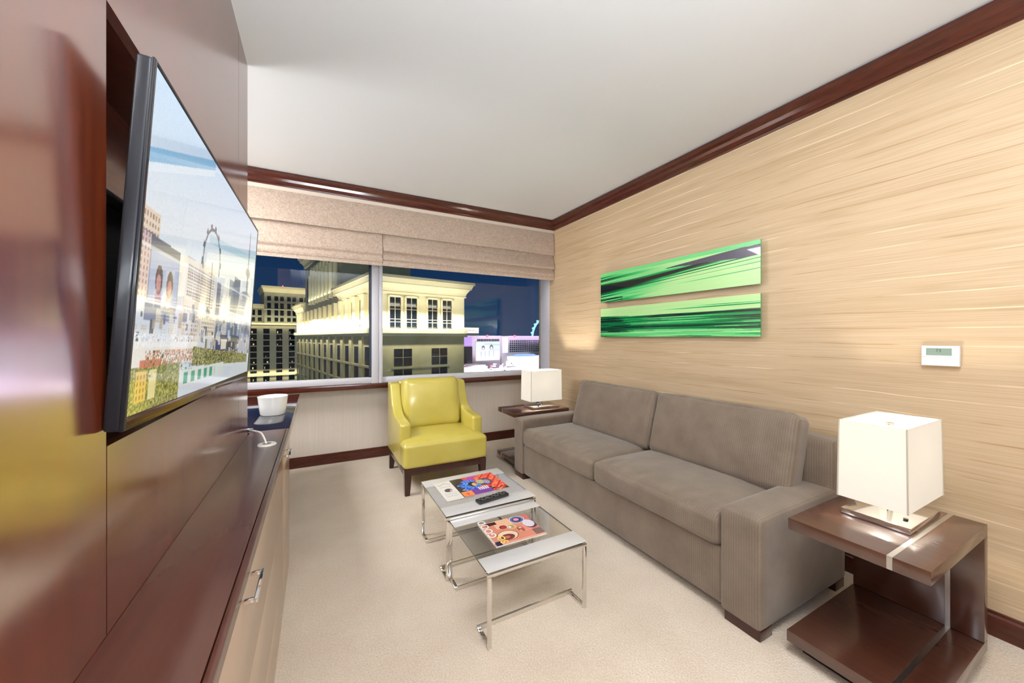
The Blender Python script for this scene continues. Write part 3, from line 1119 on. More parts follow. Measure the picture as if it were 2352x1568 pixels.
def sofa_wrinkle(seed, amp, front_only=True):
    def f(p, q):
        x, y, z = p
        # puckers that start at the front seam and die out backwards
        k = max(0.0, 1 - (x + 1) * 1.1) * (max(0.0, z + 0.3) / 1.3) if front_only else max(0.0, abs(z) - 0.55) * 2.2
        s = noise.noise(Vector((y * 14 + seed, x * 2.0, 0))) + 0.5 * noise.noise(Vector((y * 31 + seed, x * 3, 4)))
        return Vector((0, 0, s * amp * k)) if front_only else Vector((s * amp * k, 0, 0))
    return f


soft('base', ((SX0 + 0.02 + SX1) / 2, (SY0 + SY1) / 2, 0.195), ((SX1 - SX0 - 0.02) / 2, (SY1 - SY0) / 2 - 0.16, 0.145), 0.02, 'sofa', so, n=10)
for ya, yb_, az in ((SY0, SY0 + 0.195, 0.562), (SY1 - 0.17, SY1, 0.585)):
    soft('arm', ((SX0 + SX1 - 0.01) / 2, (ya + yb_) / 2, (az + 0.045) / 2), ((SX1 - SX0 - 0.01) / 2, (yb_ - ya) / 2, (az - 0.045) / 2), 0.022, 'sofa', so, n=12, crown=(0, 0.004, 0.006))
soft('back_frame', (2.575, (SY0 + 3.12) / 2, 0.45), (0.07, (3.12 - SY0) / 2 - 0.005, 0.385), 0.03, 'sofa', so, n=12)
YM = 2.115
for k, (ya, yb_) in enumerate(((SY0 + 0.197, YM - 0.002), (YM + 0.002, SY1 - 0.172))):
    soft('seat_cushion', ((SX0 - 0.005 + 2.47) / 2, (ya + yb_) / 2, 0.418), ((2.47 - SX0 + 0.005) / 2, (yb_ - ya) / 2, 0.083), 0.045, 'sofa', so,
         n=44, crown=(0.012, 0, 0.03), wob=0.004, seed=k * 7.3, fold=sofa_wrinkle(k * 11.0, 0.012))
YB = 2.08
for k, (ya, yb_) in enumerate(((1.085, YB - 0.002), (YB + 0.004, 3.06))):
    mt = Matrix.Translation((2.435, (ya + yb_) / 2, 0.72)) @ Matrix.Rotation(math.radians(15), 4, 'Y')
    bm = bmesh.new()
    soft_block(bm, (0, 0, 0), (0.085, (yb_ - ya) / 2, 0.235), 0.05, 40, crown=(0.035, 0.0, 0.01), wob=0.006, seed=3 + k * 5, mtx=mt, fold=sofa_wrinkle(k * 5.0 + 2, 0.012, False))
    finish(bm, 'back_cushion', 'sofa', so, smooth=True, angle=80)
for lx, ly in ((SX0 + 0.01, SY0 + 0.005), (SX0 + 0.01, SY1 - 0.175), (SX1 - 0.12, SY0 + 0.005), (SX1 - 0.12, SY1 - 0.175)):
    box('leg', (lx, ly, 0), (lx + 0.1, ly + 0.17, 0.05), 'leg_wood', so, 0.003)

# ------------------------------------------------------------------ nesting coffee tables


def coffee(name, x0, x1, y0, y1, H, label, glass_mat='table_glass'):
    t = empty(name, ((x0 + x1) / 2, (y0 + y1) / 2, 0), label, 'coffee table', 'nesting glass coffee tables')
    b = 0.022
    sw = 0.115
    g = 0.008
    # glass between the strips
    bm = bmesh.new()
    fs = add_box(bm, (x0 + 0.001, y0 + sw * 0.25, H - 0.012), (x1 - 0.001, y1 - sw * 0.25, H - 0.003))
    for f in bm.faces:
        if abs(f.normal.z) < 0.5:
            f.material_index = 1
    finish(bm, 'glass_top', [glass_mat, 'glass_edge'], t)
    for s in (0, 1):
        ya = y0 if s == 0 else y1 - sw
        box('end_plate', (x0, ya, H - 0.003), (x1, ya + sw, H), 'chrome_top', t, 0.0008)
        yr = y0 if s == 0 else y1 - b
        box('end_rail', (x0, yr, H - 0.0255), (x1, yr + b, H - 0.0125), 'chrome', t, 0.001)
        for lx in (x0, x1 - b * 0.9):
            bm = bmesh.new()
            add_box(bm, (lx, yr, 0.0), (lx + b * 0.9, yr + 0.012, H - 0.026), 0.0015)
            finish(bm, 'leg', 'chrome', t, smooth=True)
        # floor loop: short runners towards the middle and a cross bar
        fy = y0 + 0.012 if s == 0 else y1 - 0.012 - 0.11
        cb = y0 + 0.122 if s == 0 else y1 - 0.122 - 0.012
        bm = bmesh.new()
        add_box(bm, (x0, fy, 0.0), (x0 + b * 0.9, fy + 0.11, 0.012), 0.001)
        add_box(bm, (x1 - b * 0.9, fy, 0.0), (x1, fy + 0.11, 0.012), 0.001)
        add_box(bm, (x0, cb, 0.0), (x1, cb + 0.012, 0.022), 0.001)
        finish(bm, 'floor_rail', 'chrome', t, smooth=True)
    return t


coffee('coffee_table', 0.675, 1.235, 1.507, 2.075, 0.347, 'lower chrome and glass coffee table nearest the camera, pulled out from under its twin')
coffee('coffee_table', 0.655, 1.255, 2.043, 2.62, 0.3745, 'taller chrome and glass coffee table in front of the green armchair, remote on it', 'milky')

TB = 0.3745
# ------------------------------------------------------------------ magazines and remote


def swirl(U, V):
    rng = np.random.RandomState(8)
    H = np.zeros(U.shape + (3,))
    # u runs along +X (0 = left), v along +Y
    H[:] = (70, 60, 52)

    def put(mask, c, a=1.0):
        m = mask.astype(float)[..., None] * a
        H[:] = H * (1 - m) + np.array(c, float) * m
    x = (U - 0.26) / 0.74
    wob = 0.05 * np.sin(V * 22 + x * 9) + 0.03 * np.sin(V * 47 - x * 20)
    put((x > 0.3 + wob) & (V > 0.6 - x * 0.5), (226, 90, 60))
    put((x > 0.4 + wob) & (np.sin(x * 24 + V * 17 + wob * 40) > 0.3), (244, 134, 92))
    put((x > 0.55 + wob) & (np.sin(x * 31 - V * 23) > 0.7), (200, 44, 50))
    put((np.abs(x - 0.33 - (V - 0.5) * 0.25) < 0.1 + wob) & (V > 0.62), (180, 84, 170))
    put((((x - 0.3) / (0.2 + wob)) ** 2 + ((V - 0.52) / 0.3) ** 2) < 1, (44, 84, 190))
    put(((((x - 0.3) / (0.2 + wob)) ** 2 + ((V - 0.52) / 0.3) ** 2) < 1) & (np.sin(x * 60 + V * 30 + wob * 60) > 0.3), (110, 170, 236))
    put((((x - 0.38) / 0.09) ** 2 + ((V - 0.55) / 0.14) ** 2) < 1, (54, 44, 40))
    put((((x - 0.41) / 0.05) ** 2 + ((V - 0.52) / 0.09) ** 2) < 1, (224, 178, 116))
    put((((x - 0.66) / 0.16) ** 2 + ((V - 0.56) / 0.2) ** 2) < 1, (92, 80, 84))
    put((((x - 0.58) / 0.09) ** 2 + ((V - 0.6) / 0.12) ** 2) < 1, (176, 182, 132))
    put((((x - 0.7) / 0.07) ** 2 + ((V - 0.54) / 0.12) ** 2) < 1, (164, 148, 188))
    put((x > 0.2) & (x < 0.66) & (V < 0.26 + wob), (122, 70, 150))
    put((x > 0.4) & (x < 0.62) & (V > 0.18) & (V < 0.34) & (np.mod(x * 22, 1) < 0.66), (228, 218, 240))
    put((x > 0.02) & (x < 0.24) & (V > 0.02) & (V < 0.26), (244, 140, 84))
    put((((x - 0.13) / 0.03) ** 2 + ((V - 0.13) / 0.06) ** 2) < 1, (206, 96, 54))
    put(x < 0, (222, 218, 210))
    put((x < -0.04) & (((x + 0.17) / 0.08) ** 2 + ((V - 0.5) / 0.09) ** 2 < 1), (74, 62, 72), 0.9)
    put((x < -0.04) & (((x + 0.12) / 0.03) ** 2 + ((V - 0.46) / 0.06) ** 2 < 1), (210, 176, 188), 0.9)
    put((x < -0.03) & (x > -0.31) & (np.abs(V - 0.85 - 0.1 * np.sin(x * 30) * 0.4) < 0.012), (120, 116, 112), 0.7)
    for yy in (0.7, 0.34, 0.28, 0.2):
        put((x < -0.05) & (x > -0.3) & (np.abs(V - yy) < 0.008), (170, 166, 160), 0.8)
    return H


def frame_of(pts_lo, pts_r, pts_up):
    o = Vector(pts_lo)
    return o, Vector(pts_r) - o, Vector(pts_up) - o


mg = empty('magazine', (0.95, 2.38, TB), 'magazine with orange and blue swirl art beside a white page, on the taller coffee table', 'magazine', 'magazines on the coffee tables')
o = Vector((0.718, 2.22, TB))
uu = Vector((0.447, 0.018, 0))
vv = Vector((-0.001, 0.312, 0))
bm = bmesh.new()
ps = [o, o + uu, o + uu + vv, o + vv]
vb = [bm.verts.new(p + Vector((0, 0, 0.0002))) for p in ps]
vt = [bm.verts.new(p + Vector((0, 0, 0.003))) for p in ps]
fs = [bm.faces.new(vb[::-1]), bm.faces.new(vt)] + [bm.faces.new((vb[k], vb[(k + 1) % 4], vt[(k + 1) % 4], vt[k])) for k in range(4)]
finish(bm, 'pages', 'paper', mg)
raster('cover', o + Vector((0, 0, 0.0034)), uu, vv, 200, 140, swirl, 'cover', mg)


def food(U, V):
    rng = np.random.RandomState(5)
    H = np.zeros(U.shape + (3,))
    H[:] = (206, 132, 108)

    def put(mask, c, a=1.0):
        m = mask.astype(float)[..., None] * a
        H[:] = H * (1 - m) + np.array(c, float) * m

    def el(u, v, a, b, c, al=1.0):
        put(((U - u) / a) ** 2 + ((V - v) / b) ** 2 < 1, c, al)
    put(U + V * 0.3 > 0.95, (196, 112, 100))
    put((U > 0.25) & (U < 0.6) & (V > 0.62), (226, 178, 146))
    el(0.74, 0.84, 0.15, 0.17, (228, 220, 222))
    el(0.74, 0.84, 0.135, 0.15, (92, 108, 156))
    el(0.74, 0.84, 0.09, 0.1, (46, 60, 92))
    el(0.73, 0.85, 0.055, 0.06, (226, 142, 168))
    el(0.38, 0.66, 0.07, 0.08, (112, 30, 38))
    el(0.385, 0.65, 0.05, 0.06, (176, 62, 62))
    el(0.53, 0.6, 0.085, 0.1, (222, 190, 150))
    el(0.53, 0.6, 0.065, 0.08, (168, 150, 96))
    el(0.5, 0.6, 0.025, 0.04, (240, 222, 206))
    el(0.34, 0.3, 0.2, 0.2, (112, 72, 52))
    el(0.34, 0.3, 0.185, 0.185, (226, 200, 170))
    el(0.32, 0.24, 0.13, 0.12, (122, 56, 50))
    el(0.3, 0.24, 0.06, 0.05, (188, 106, 92))
    el(0.66, 0.42, 0.07, 0.12, (150, 82, 64))
    el(0.66, 0.48, 0.03, 0.04, (222, 176, 140))
    el(0.63, 0.35, 0.03, 0.04, (206, 150, 112))
    put((U > 0.7) & (U < 0.86) & (V > 0.3) & (V < 0.56) & (np.mod(V * 22 + U * 6, 1) < 0.6), (228, 140, 132))
    el(0.9, 0.55, 0.13, 0.2, (76, 56, 66))
    el(0.88, 0.58, 0.11, 0.17, (216, 206, 216))
    put((U > 0.82) & (V < 0.3), (120, 92, 84))
    put((V < 0.06), (214, 156, 132))
    put((U > 0.11) & (U < 0.32) & (V > 0.84) & (V < 0.97), (66, 36, 36))
    put((U > 0.02) & (U < 0.13) & (V < 0.16), (40, 38, 72))
    put((U < 0.025) & (V > 0.1), (214, 196, 190))
    return H + (rng.rand(*U.shape)[..., None] - 0.5) * 18


mg2 = empty('magazine', (0.95, 1.8, 0.347), 'food magazine with bowls and plates on its cover, on the lower coffee table', 'magazine', 'magazines on the coffee tables')
o = Vector((0.795, 1.672, 0.347))
uu = Vector((0.297, -0.008, 0))
vv = Vector((0.003, 0.24, 0))
bm = bmesh.new()
ps = [o, o + uu, o + uu + vv, o + vv]
vb = [bm.verts.new(p + Vector((0, 0, -0.0028))) for p in ps]
vt = [bm.verts.new(p + Vector((0, 0, 0.003))) for p in ps]
fs = [bm.faces.new(vb[::-1]), bm.faces.new(vt)] + [bm.faces.new((vb[k], vb[(k + 1) % 4], vt[(k + 1) % 4], vt[k])) for k in range(4)]
finish(bm, 'pages', 'paper', mg2)
raster('cover', o + Vector((0, 0, 0.0034)), uu, vv, 170, 150, food, 'cover', mg2)
M['yellow_ink'] = mat('yellow_ink', lin((240, 206, 96)), 0.5)


def txt_m(o, xd, yd, z):
    xd = Vector(xd).normalized()
    yd = Vector(yd).normalized()
    m = Matrix((xd, yd, xd.cross(yd))).transposed().to_4x4()
    m.translation = Vector((o[0], o[1], z))
    return m


text_mesh('title', 'SO', 0.058, txt_m((0.872, 1.68), (0, 1, 0), (-1, 0, 0), 0.347 + 0.0042), 'yellow_ink', mg2, bold=0.001)
text_mesh('subtitle', 'GOOD', 0.062, txt_m((0.842, 1.752), (0, 1, 0), (-1, 0, 0), 0.347 + 0.0042), 'white_plastic', mg2, bold=0.001)

rm = empty('remote_control', (0.985, 2.125, TB), 'long black remote control with rubber buttons lying on the taller coffee table', 'remote control')
rr_ = Matrix.Translation((0.985, 2.128, TB)) @ Matrix.Rotation(0.14, 4, 'Z')
bm = bmesh.new()
add_box(bm, (-0.112, -0.027, 0.0003), (0.112, 0.027, 0.02), 0.006, 3)
bmesh.ops.transform(bm, matrix=rr_, verts=bm.verts)
finish(bm, 'body', 'black', rm, smooth=True)
random.seed(4)
for i in range(13):
    for j in range(3):
        if i in (3, 4) and j == 1:
            continue
        bm = bmesh.new()
        cx_, cy_ = -0.094 + i * 0.0155, -0.015 + j * 0.015
        add_box(bm, (cx_ - 0.0048, cy_ - 0.0038, 0.02), (cx_ + 0.0048, cy_ + 0.0038, 0.0222), 0.0008)
        bmesh.ops.transform(bm, matrix=rr_, verts=bm.verts)
        finish(bm, 'button', 'button' if (i + j) % 3 else 'matt_black', rm, smooth=True)
bm = bmesh.new()
bmesh.ops.create_cone(bm, cap_ends=True, segments=24, radius1=0.0115, radius2=0.0105, depth=0.003, matrix=Matrix.Translation((-0.04, 0.0, 0.0215)))
bmesh.ops.transform(bm, matrix=rr_, verts=bm.verts)
finish(bm, 'navigation_pad', 'steel', rm, smooth=True)

# ------------------------------------------------------------------ end tables


def end_table(ya, yb_, strip_near, label):
    xa, xb = 1.852, 2.54
    t = empty('end_table', ((xa + xb) / 2, (ya + yb_) / 2, 0), label, 'end table', 'dark wooden end tables beside the sofa')
    ty = ya + 0.096 if strip_near else yb_ - 0.112
    te = ty + 0.016
    tk = 0.05
    zt = 0.60

    def three(name, x_0, x_1, z_0, z_1):
        box(name, (x_0, ya, z_0), (x_1, ty, z_1), 'table_wood', t, 0.0015)
        box(name, (x_0, te, z_0), (x_1, yb_, z_1), 'table_wood', t, 0.0015)
    three('top', xa, xb, zt - tk, zt)
    three('back_panel', xb - 0.045, xb, 0.108, zt - tk - 0.0005)
    three('shelf', xa - 0.012, xb, 0.06, 0.1075)
    boxes('metal_inlay', [((xa + 0.0005, ty, zt - tk + 0.0005), (xb - 0.0005, te, zt - 0.0004)),
                          ((xb - 0.0445, ty, 0.1), (xb - 0.0005, te, zt - tk + 0.001)),
                          ((xa - 0.0115, ty, 0.0605), (xb - 0.0005, te, 0.107))], 'steel', t)
    box('plinth', (xa + 0.06, ya + 0.03, 0), (xb - 0.03, yb_ - 0.03, 0.0595), 'matt_black', t)
    return t


end_table(0.443, 0.875, True, 'dark wooden C-shaped end table at the near end of the sofa')
end_table(3.412, 3.845, False, 'dark wooden end table at the far end of the sofa by the window')

# ------------------------------------------------------------------ lamps


def make_lamp(cx_, cy_, z0, label):
    t = empty('table_lamp', (cx_, cy_, z0), label, 'table lamp', 'white box lamps on the end tables')
    box('base', (cx_ - 0.175, cy_ - 0.113, z0 + 0.001), (cx_ + 0.175, cy_ + 0.113, z0 + 0.026), 'chrome', t, 0.002)
    cyl('stem', (cx_, cy_, z0 + 0.026), (cx_, cy_, z0 + 0.2), 0.011, 'chrome', t)
    cyl('socket', (cx_, cy_, z0 + 0.2), (cx_, cy_, z0 + 0.25), 0.02, 'steel', t)
    cyl('switch', (cx_ - 0.09, cy_ - 0.075, z0 + 0.026), (cx_ - 0.09, cy_ - 0.075, z0 + 0.034), 0.008, 'black', t)
    zs0, zs1 = z0 + 0.088, z0 + 0.43
    bx_, by_ = 0.207, 0.113
    tx_, ty_ = 0.203, 0.109
    bm = bmesh.new()
    th_ = 0.002
    q = []
    for (hx, hy, z) in ((bx_, by_, zs0), (tx_, ty_, zs1), (tx_ - th_, ty_ - th_, zs1), (bx_ - th_, by_ - th_, zs0)):
        q.append([bm.verts.new((cx_ + sx * hx, cy_ + sy * hy, z)) for sx, sy in ((-1, -1), (1, -1), (1, 1), (-1, 1))])
    for i in range(4):
        a, b = q[i], q[(i + 1) % 4]
        for k in range(4):
            bm.faces.new((a[k], a[(k + 1) % 4], b[(k + 1) % 4], b[k]))
    bmesh.ops.recalc_face_normals(bm, faces=bm.faces[:])
    sh = finish(bm, 'lamp_shade', 'shade', t)
    # corner seams and rim
    for sx, sy in ((-1, -1), (1, -1), (1, 1), (-1, 1)):
        bm = bmesh.new()
        add_tube(bm, [(cx_ + sx * bx_, cy_ + sy * by_, zs0), (cx_ + sx * tx_, cy_ + sy * ty_, zs1)], 0.0032, 6)
        finish(bm, 'seam', 'shade_seam', sh, smooth=True)
    bm = bmesh.new()
    zz = zs1 - 0.022
    rim = [(cx_ + sx * (tx_ - 0.003), cy_ + sy * (ty_ - 0.003), zs1 - 0.002) for sx, sy in ((-1, -1), (1, -1), (1, 1), (-1, 1), (-1, -1))]
    add_tube(bm, rim, 0.0013, 6)
    for dx, dy in ((tx_ - 0.003, 0), (-tx_ + 0.003, 0), (0, ty_ - 0.003), (0, -ty_ + 0.003)):
        s = 0.86
        add_tube(bm, [(cx_, cy_, zz), (cx_ + dx * s, cy_ + dy * s, zz), (cx_ + dx, cy_ + dy, zs1 - 0.003)], 0.0013, 6)
    add_cyl(bm, (cx_, cy_, zz - 0.004), (cx_, cy_, zz + 0.008), 0.014, n=16)
    finish(bm, 'shade_frame', 'chrome', sh, smooth=True)
    bm = bmesh.new()
    bmesh.ops.create_uvsphere(bm, u_segments=20, v_segments=12, radius=0.026, matrix=Matrix.Translation((cx_, cy_, z0 + 0.28)))
    finish(bm, 'bulb', M['bulb'], t, smooth=True)
    l = bpy.data.lights.new('lamp_light', 'POINT')
    l.energy = LAMP_W
    l.color = (1.0, 0.93, 0.82)
    l.shadow_soft_size = 0.03
    lo = bpy.data.objects.new('lamp_light', l)
    C.objects.link(lo)
    lo.parent = t
    lo.location = (0, 0, 0.28)
    return t


bm_ = bpy.data.materials.new('bulb_glass')     # clear glass envelope round the glowing filament
bm_.use_nodes = True
_t = bm_.node_tree
_t.nodes.remove(_t.nodes['Principled BSDF'])
_a = _t.nodes.new('ShaderNodeAddShader')
_tr = _t.nodes.new('ShaderNodeBsdfTransparent')
_e = _t.nodes.new('ShaderNodeEmission')
_e.inputs[0].default_value = (1.0, 0.93, 0.82, 1)
_e.inputs[1].default_value = 2.5
_t.links.new(_tr.outputs[0], _a.inputs[0])
_t.links.new(_e.outputs[0], _a.inputs[1])
_t.links.new(_a.outputs[0], _t.nodes['Material Output'].inputs[0])
M['bulb'] = bm_
LAMP_W = 11
lamp = make_lamp(2.295, 0.675, 0.60, 'large white box-shaded table lamp on the end table nearest the camera')
lamp2 = copy_tree(lamp)
lamp2.location = (2.29, 3.60, 0.60)
l2 = lamp2_light = [c for c in lamp2.children if c.type == 'LIGHT'][0]
l2.data = l2.data.copy()
l2.data.energy = 30
lamp2['label'] = 'white box-shaded table lamp on the far end table in the window corner'

# ------------------------------------------------------------------ wall art


def vnoise(x, y, seed):
    rng = np.random.RandomState(seed)
    T_ = rng.rand(64, 64)
    xi = np.floor(x).astype(int)
    yi = np.floor(y).astype(int)
    fx = x - xi
    fy = y - yi
    fx = fx * fx * (3 - 2 * fx)
    fy = fy * fy * (3 - 2 * fy)
    g = lambda a, b: T_[a % 64, b % 64]
    return (g(xi, yi) * (1 - fx) + g(xi + 1, yi) * fx) * (1 - fy) + (g(xi, yi + 1) * (1 - fx) + g(xi + 1, yi + 1) * fx) * fy


GREENS = np.array([(18, 26, 26), (6, 84, 42), (22, 150, 76), (84, 204, 118), (168, 226, 150), (194, 230, 160)], float)


def gramp(t):
    t = np.clip(t, 0, 0.9999) * (len(GREENS) - 1)
    i = t.astype(int)
    f = (t - i)[..., None]
    return GREENS[i] * (1 - f) + GREENS[i + 1] * f


def streaks(U, V, seed, slope=0.0):
    W = V - slope * U
    a = vnoise(U * 1.6 + seed, W * 16, seed)
    b = vnoise(U * 3.2 + seed, W * 44, seed + 1)
    c = vnoise(U * 6.0, W * 110, seed + 2)
    d = vnoise(U * 2.0, W * 150, seed + 3)
    return 0.36 * a + 0.3 * b + 0.2 * c + 0.14 * d


def art_top(U, V):
    # U 0 at the left (far) end; the streaks climb gently to the right
    n = streaks(U, V, 2, 0.22)
    m_ = streaks(U + 3, V, 12, 0.30)
    t = 0.88 + (n - 0.5) * 0.5
    left = np.clip(1.15 - U * 1.9, 0, 1)
    t = t - left * np.clip(0.75 + (n - 0.5) * 3.2, 0, 1.2) * np.clip((0.95 - V) * 8, 0, 1) * 0.75
    band = 0.40 + 0.40 * U
    d = V - band + (m_ - 0.5) * 0.12
    t = t - np.exp(-(d / (0.055 + 0.05 * (1 - U))) ** 2) * (1.0 - 0.25 * left) * np.clip(0.4 + m_ * 1.2, 0, 1)
    for k, (c0, c1, wd, st) in enumerate(((0.30, 0.30, 0.010, 0.30), (0.24, 0.26, 0.008, 0.42), (0.34, 0.34, 0.014, 0.5), (0.16, 0.20, 0.007, 0.55), (0.08, 0.14, 0.006, 0.6))):
        t = t - np.exp(-((V - (c0 + c1 * U) + (m_ - 0.5) * 0.02) / wd) ** 2) * 0.75 * np.clip((U - st) * 6, 0, 1)
    w_ = np.clip((0.26 + 0.1 * U - V) * 12, 0, 1) * np.clip((U - 0.3 + (n - 0.5)) * 5, 0, 1)
    t = t * (1 - w_) + np.maximum(t, 0.88) * w_
    t = np.where((V < 0.14) & (U < 0.2) & (m_ > 0.42), 0.04, t)
    t = np.where(V > 0.90 + 0.03 * (n - 0.5), 0.66 + 0.2 * (n - 0.5), t)
    H = gramp(t)
    wd = 0.12 * np.clip((U - 0.5) * 2.4, 0, 1)
    k = (np.abs(V - (0.76 + 0.02 * U) + (m_ - 0.5) * 0.05) < wd)[..., None]
    return np.where(k, np.array([72, 68, 88.]), H)


def art_bottom(U, V):
    n = streaks(U, V, 21)
    m_ = streaks(U + 2, V, 31)
    hz_ = 0.70 - 0.06 * U
    lower = 0.1 + np.clip((n - 0.28) * 2.1, 0, 1) * 0.55
    upper = 0.93 + (n - 0.5) * 0.25
    edge = np.clip((V - hz_ + (m_ - 0.5) * 0.16) * 40, 0, 1)
    t = lower * (1 - edge) + upper * edge
    t = np.where((m_ < 0.40) & (V < hz_) & (V > 0.12), 0.03, t)
    t = np.where((n > 0.62) & (V < hz_), 0.66, t)
    t = np.where((U < 0.2 + (m_ - 0.5) * 0.4) & (V < hz_) & (V > 0.34), np.minimum(t, 0.05 + 0.25 * (n > 0.55)), t)
    t = np.where((V < 0.2) & (m_ > 0.44), 0.68 + (n - 0.5) * 0.6, t)
    for c0, c1, wd, st in ((0.80, -0.02, 0.016, 0.45), (0.87, -0.05, 0.010, 0.62)):
        t = t - np.exp(-((V - (c0 + c1 * U) + (m_ - 0.5) * 0.05) / wd) ** 2) * 0.6 * np.clip((U - st) * 5, 0, 1)
    return gramp(t)


for nm, z0_, z1_, fn, lab in (('art_panel', 1.782, 2.098, art_top, 'upper of the two long green abstract glossy art panels on the beige wall'),
                              ('art_panel', 1.408, 1.715, art_bottom, 'lower of the two long green abstract glossy art panels on the beige wall')):
    ya, yb_ = 1.483, 3.146
    a = empty(nm, (2.78, (ya + yb_) / 2, (z0_ + z1_) / 2), lab, 'wall art', 'green wall art panels')
    box('panel', (2.776, ya, z0_), (2.784, yb_, z1_), M.setdefault('art_edge', mat('art_edge', lin((66, 150, 84)), 0.2)), a, 0.0006)
    raster('printed_face', (2.7754, yb_, z0_), (0, -(yb_ - ya), 0), (0, 0, z1_ - z0_), 460, 200, fn, 'print_gloss', a)
    for yy in (ya + 0.2, yb_ - 0.2):
        cyl('standoff', (2.784, yy, (z0_ + z1_) / 2), (WX, yy, (z0_ + z1_) / 2), 0.012, 'steel', a)

# ------------------------------------------------------------------ thermostat
th_ = empty('thermostat', (WX - 0.015, 0.638, 1.305), 'small white thermostat with grey-green display on the beige wall', 'thermostat')
box('body', (WX - 0.03, 0.573, 1.256), (WX - 0.0001, 0.704, 1.358), 'white_plastic', th_, 0.004, 3)
box('display', (WX - 0.0308, 0.598, 1.309), (WX - 0.029, 0.686, 1.346), 'lcd', th_)
mt = Matrix(((0, 0, -1), (-1, 0, 0), (0, 1, 0))).to_4x4()
mt.translation = Vector((WX - 0.0312, 0.653, 1.327))
text_mesh('digits', '73', 0.02, mt, 'lcd_ink', th_)
box('flap_line', (WX - 0.0304, 0.577, 1.3005), (WX - 0.0295, 0.7, 1.3015), 'button', th_)

# ------------------------------------------------------------------ the city outside
GA = math.radians(-10.4)
ca = Vector((math.sin(GA), math.cos(GA), 0))     # away from the room
cb = Vector((ca.y, -ca.x, 0))                    # to the right


def city_matrix(px_, py_):
    m = Matrix((cb, ca, Vector((0, 0, 1)))).transposed().to_4x4()
    m.translation = Vector((px_, py_, EYE))
    return m


def city_root(name, mtx, label, cat, group=None):
    o = bpy.data.objects.new(name, None)
    C.objects.link(o)
    o.matrix_world = mtx
    return tag(o, label, cat, group)


def frustum(bm, x0, x1, y0, y1, z0, z1, o0, o1, mi=0):
    """ring course that flares from overhang o0 at z0 to o1 at z1"""
    lo = [bm.verts.new(p) for p in ((x0 - o0, y0 - o0, z0), (x1 + o0, y0 - o0, z0), (x1 + o0, y1 + o0, z0), (x0 - o0, y1 + o0, z0))]
    hi = [bm.verts.new(p) for p in ((x0 - o1, y0 - o1, z1), (x1 + o1, y0 - o1, z1), (x1 + o1, y1 + o1, z1), (x0 - o1, y1 + o1, z1))]
    fs = [bm.faces.new(lo[::-1]), bm.faces.new(hi)] + [bm.faces.new((lo[k], lo[(k + 1) % 4], hi[(k + 1) % 4], hi[k])) for k in range(4)]
    for f in fs:
        f.material_index = mi


def cornice(name, root, x0, x1, y0, y1, z, s=1.0, material='stone_pale'):
    bm = bmesh.new()
    for a, b, o0, o1 in ((0.0, 0.15, 0.25, 0.3), (0.15, 0.7, 0.15, 0.35), (0.7, 1.25, 0.35, 0.75), (1.25, 1.4, 0.9, 0.9), (1.4, 1.95, 0.9, 1.15), (1.95, 2.35, 1.3, 1.3)):
        frustum(bm, x0, x1, y0, y1, z + a * s, z + b * s, o0 * s, o1 * s)
    return finish(bm, name, material, root)


# ---- the big floodlit hotel block straight ahead
HM = city_matrix(6.987, 52.87)
ho = city_root('hotel_building', HM, 'large pale stone hotel with floodlit cornice and tall tower filling the window view', 'building')
bm = bmesh.new()
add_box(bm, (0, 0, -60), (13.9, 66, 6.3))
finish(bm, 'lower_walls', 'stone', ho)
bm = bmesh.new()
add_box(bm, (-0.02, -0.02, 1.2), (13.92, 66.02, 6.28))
finish(bm, 'upper_walls', 'stone_pale', ho)
bm = bmesh.new()
add_box(bm, (-0.75, -0.75, 0.62), (14.05, 66.7, 1.3))
add_box(bm, (-0.45, -0.45, 0.2), (13.98, 66.4, 0.62))
finish(bm, 'lit_ledge', 'stone_pale', ho)
cornice('cornice', ho, 0, 13.9, 0, 18.5, 6.25)
cornice('cornice', ho, 0, 13.9, 53.5, 66, 6.25)
bm = bmesh.new()
add_box(bm, (0.0, 19.0, 6.2), (13.0, 53.0, 17.0))
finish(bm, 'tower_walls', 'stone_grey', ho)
cornice('tower_cornice', ho, 0, 13.0, 19.0, 53.0, 17.0, 1.15)
bm = bmesh.new()
add_box(bm, (0.2, 0.2, 8.0), (13.7, 18.9, 8.45))
finish(bm, 'roof', 'stone_grey', ho)
# tall windows in the floodlit storey, right face
for v0, v1 in ((1.9, 3.5), (4.3, 5.93), (7.6, 9.2), (10.0, 11.6)):
    bm = bmesh.new()
    for (a, b, c, d) in ((v0 - 0.28, v0, 1.3, 5.95), (v1, v1 + 0.28, 1.3, 5.95), (v0 - 0.28, v1 + 0.28, 5.66, 5.95)):
        add_box(bm, (a, -0.3, c), (b, -0.01, d))
    w_ = finish(bm, 'window', ['stone_pale', 'dark_glass'], ho)
    box('pane', (v0, -0.06, 1.1), (v1, -0.03, 5.66), 'dark_glass', w_)
    mid = (v0 + v1) / 2
    bars = [((mid - 0.04, -0.11, 1.1), (mid + 0.04, -0.06, 5.66))]
    for z in (4.45, 4.0, 2.6, 2.2):
        bars.append(((v0, -0.11, z - 0.035), (v1, -0.06, z + 0.035)))
    boxes('glazing_bar', bars, 'win_bar', w_)
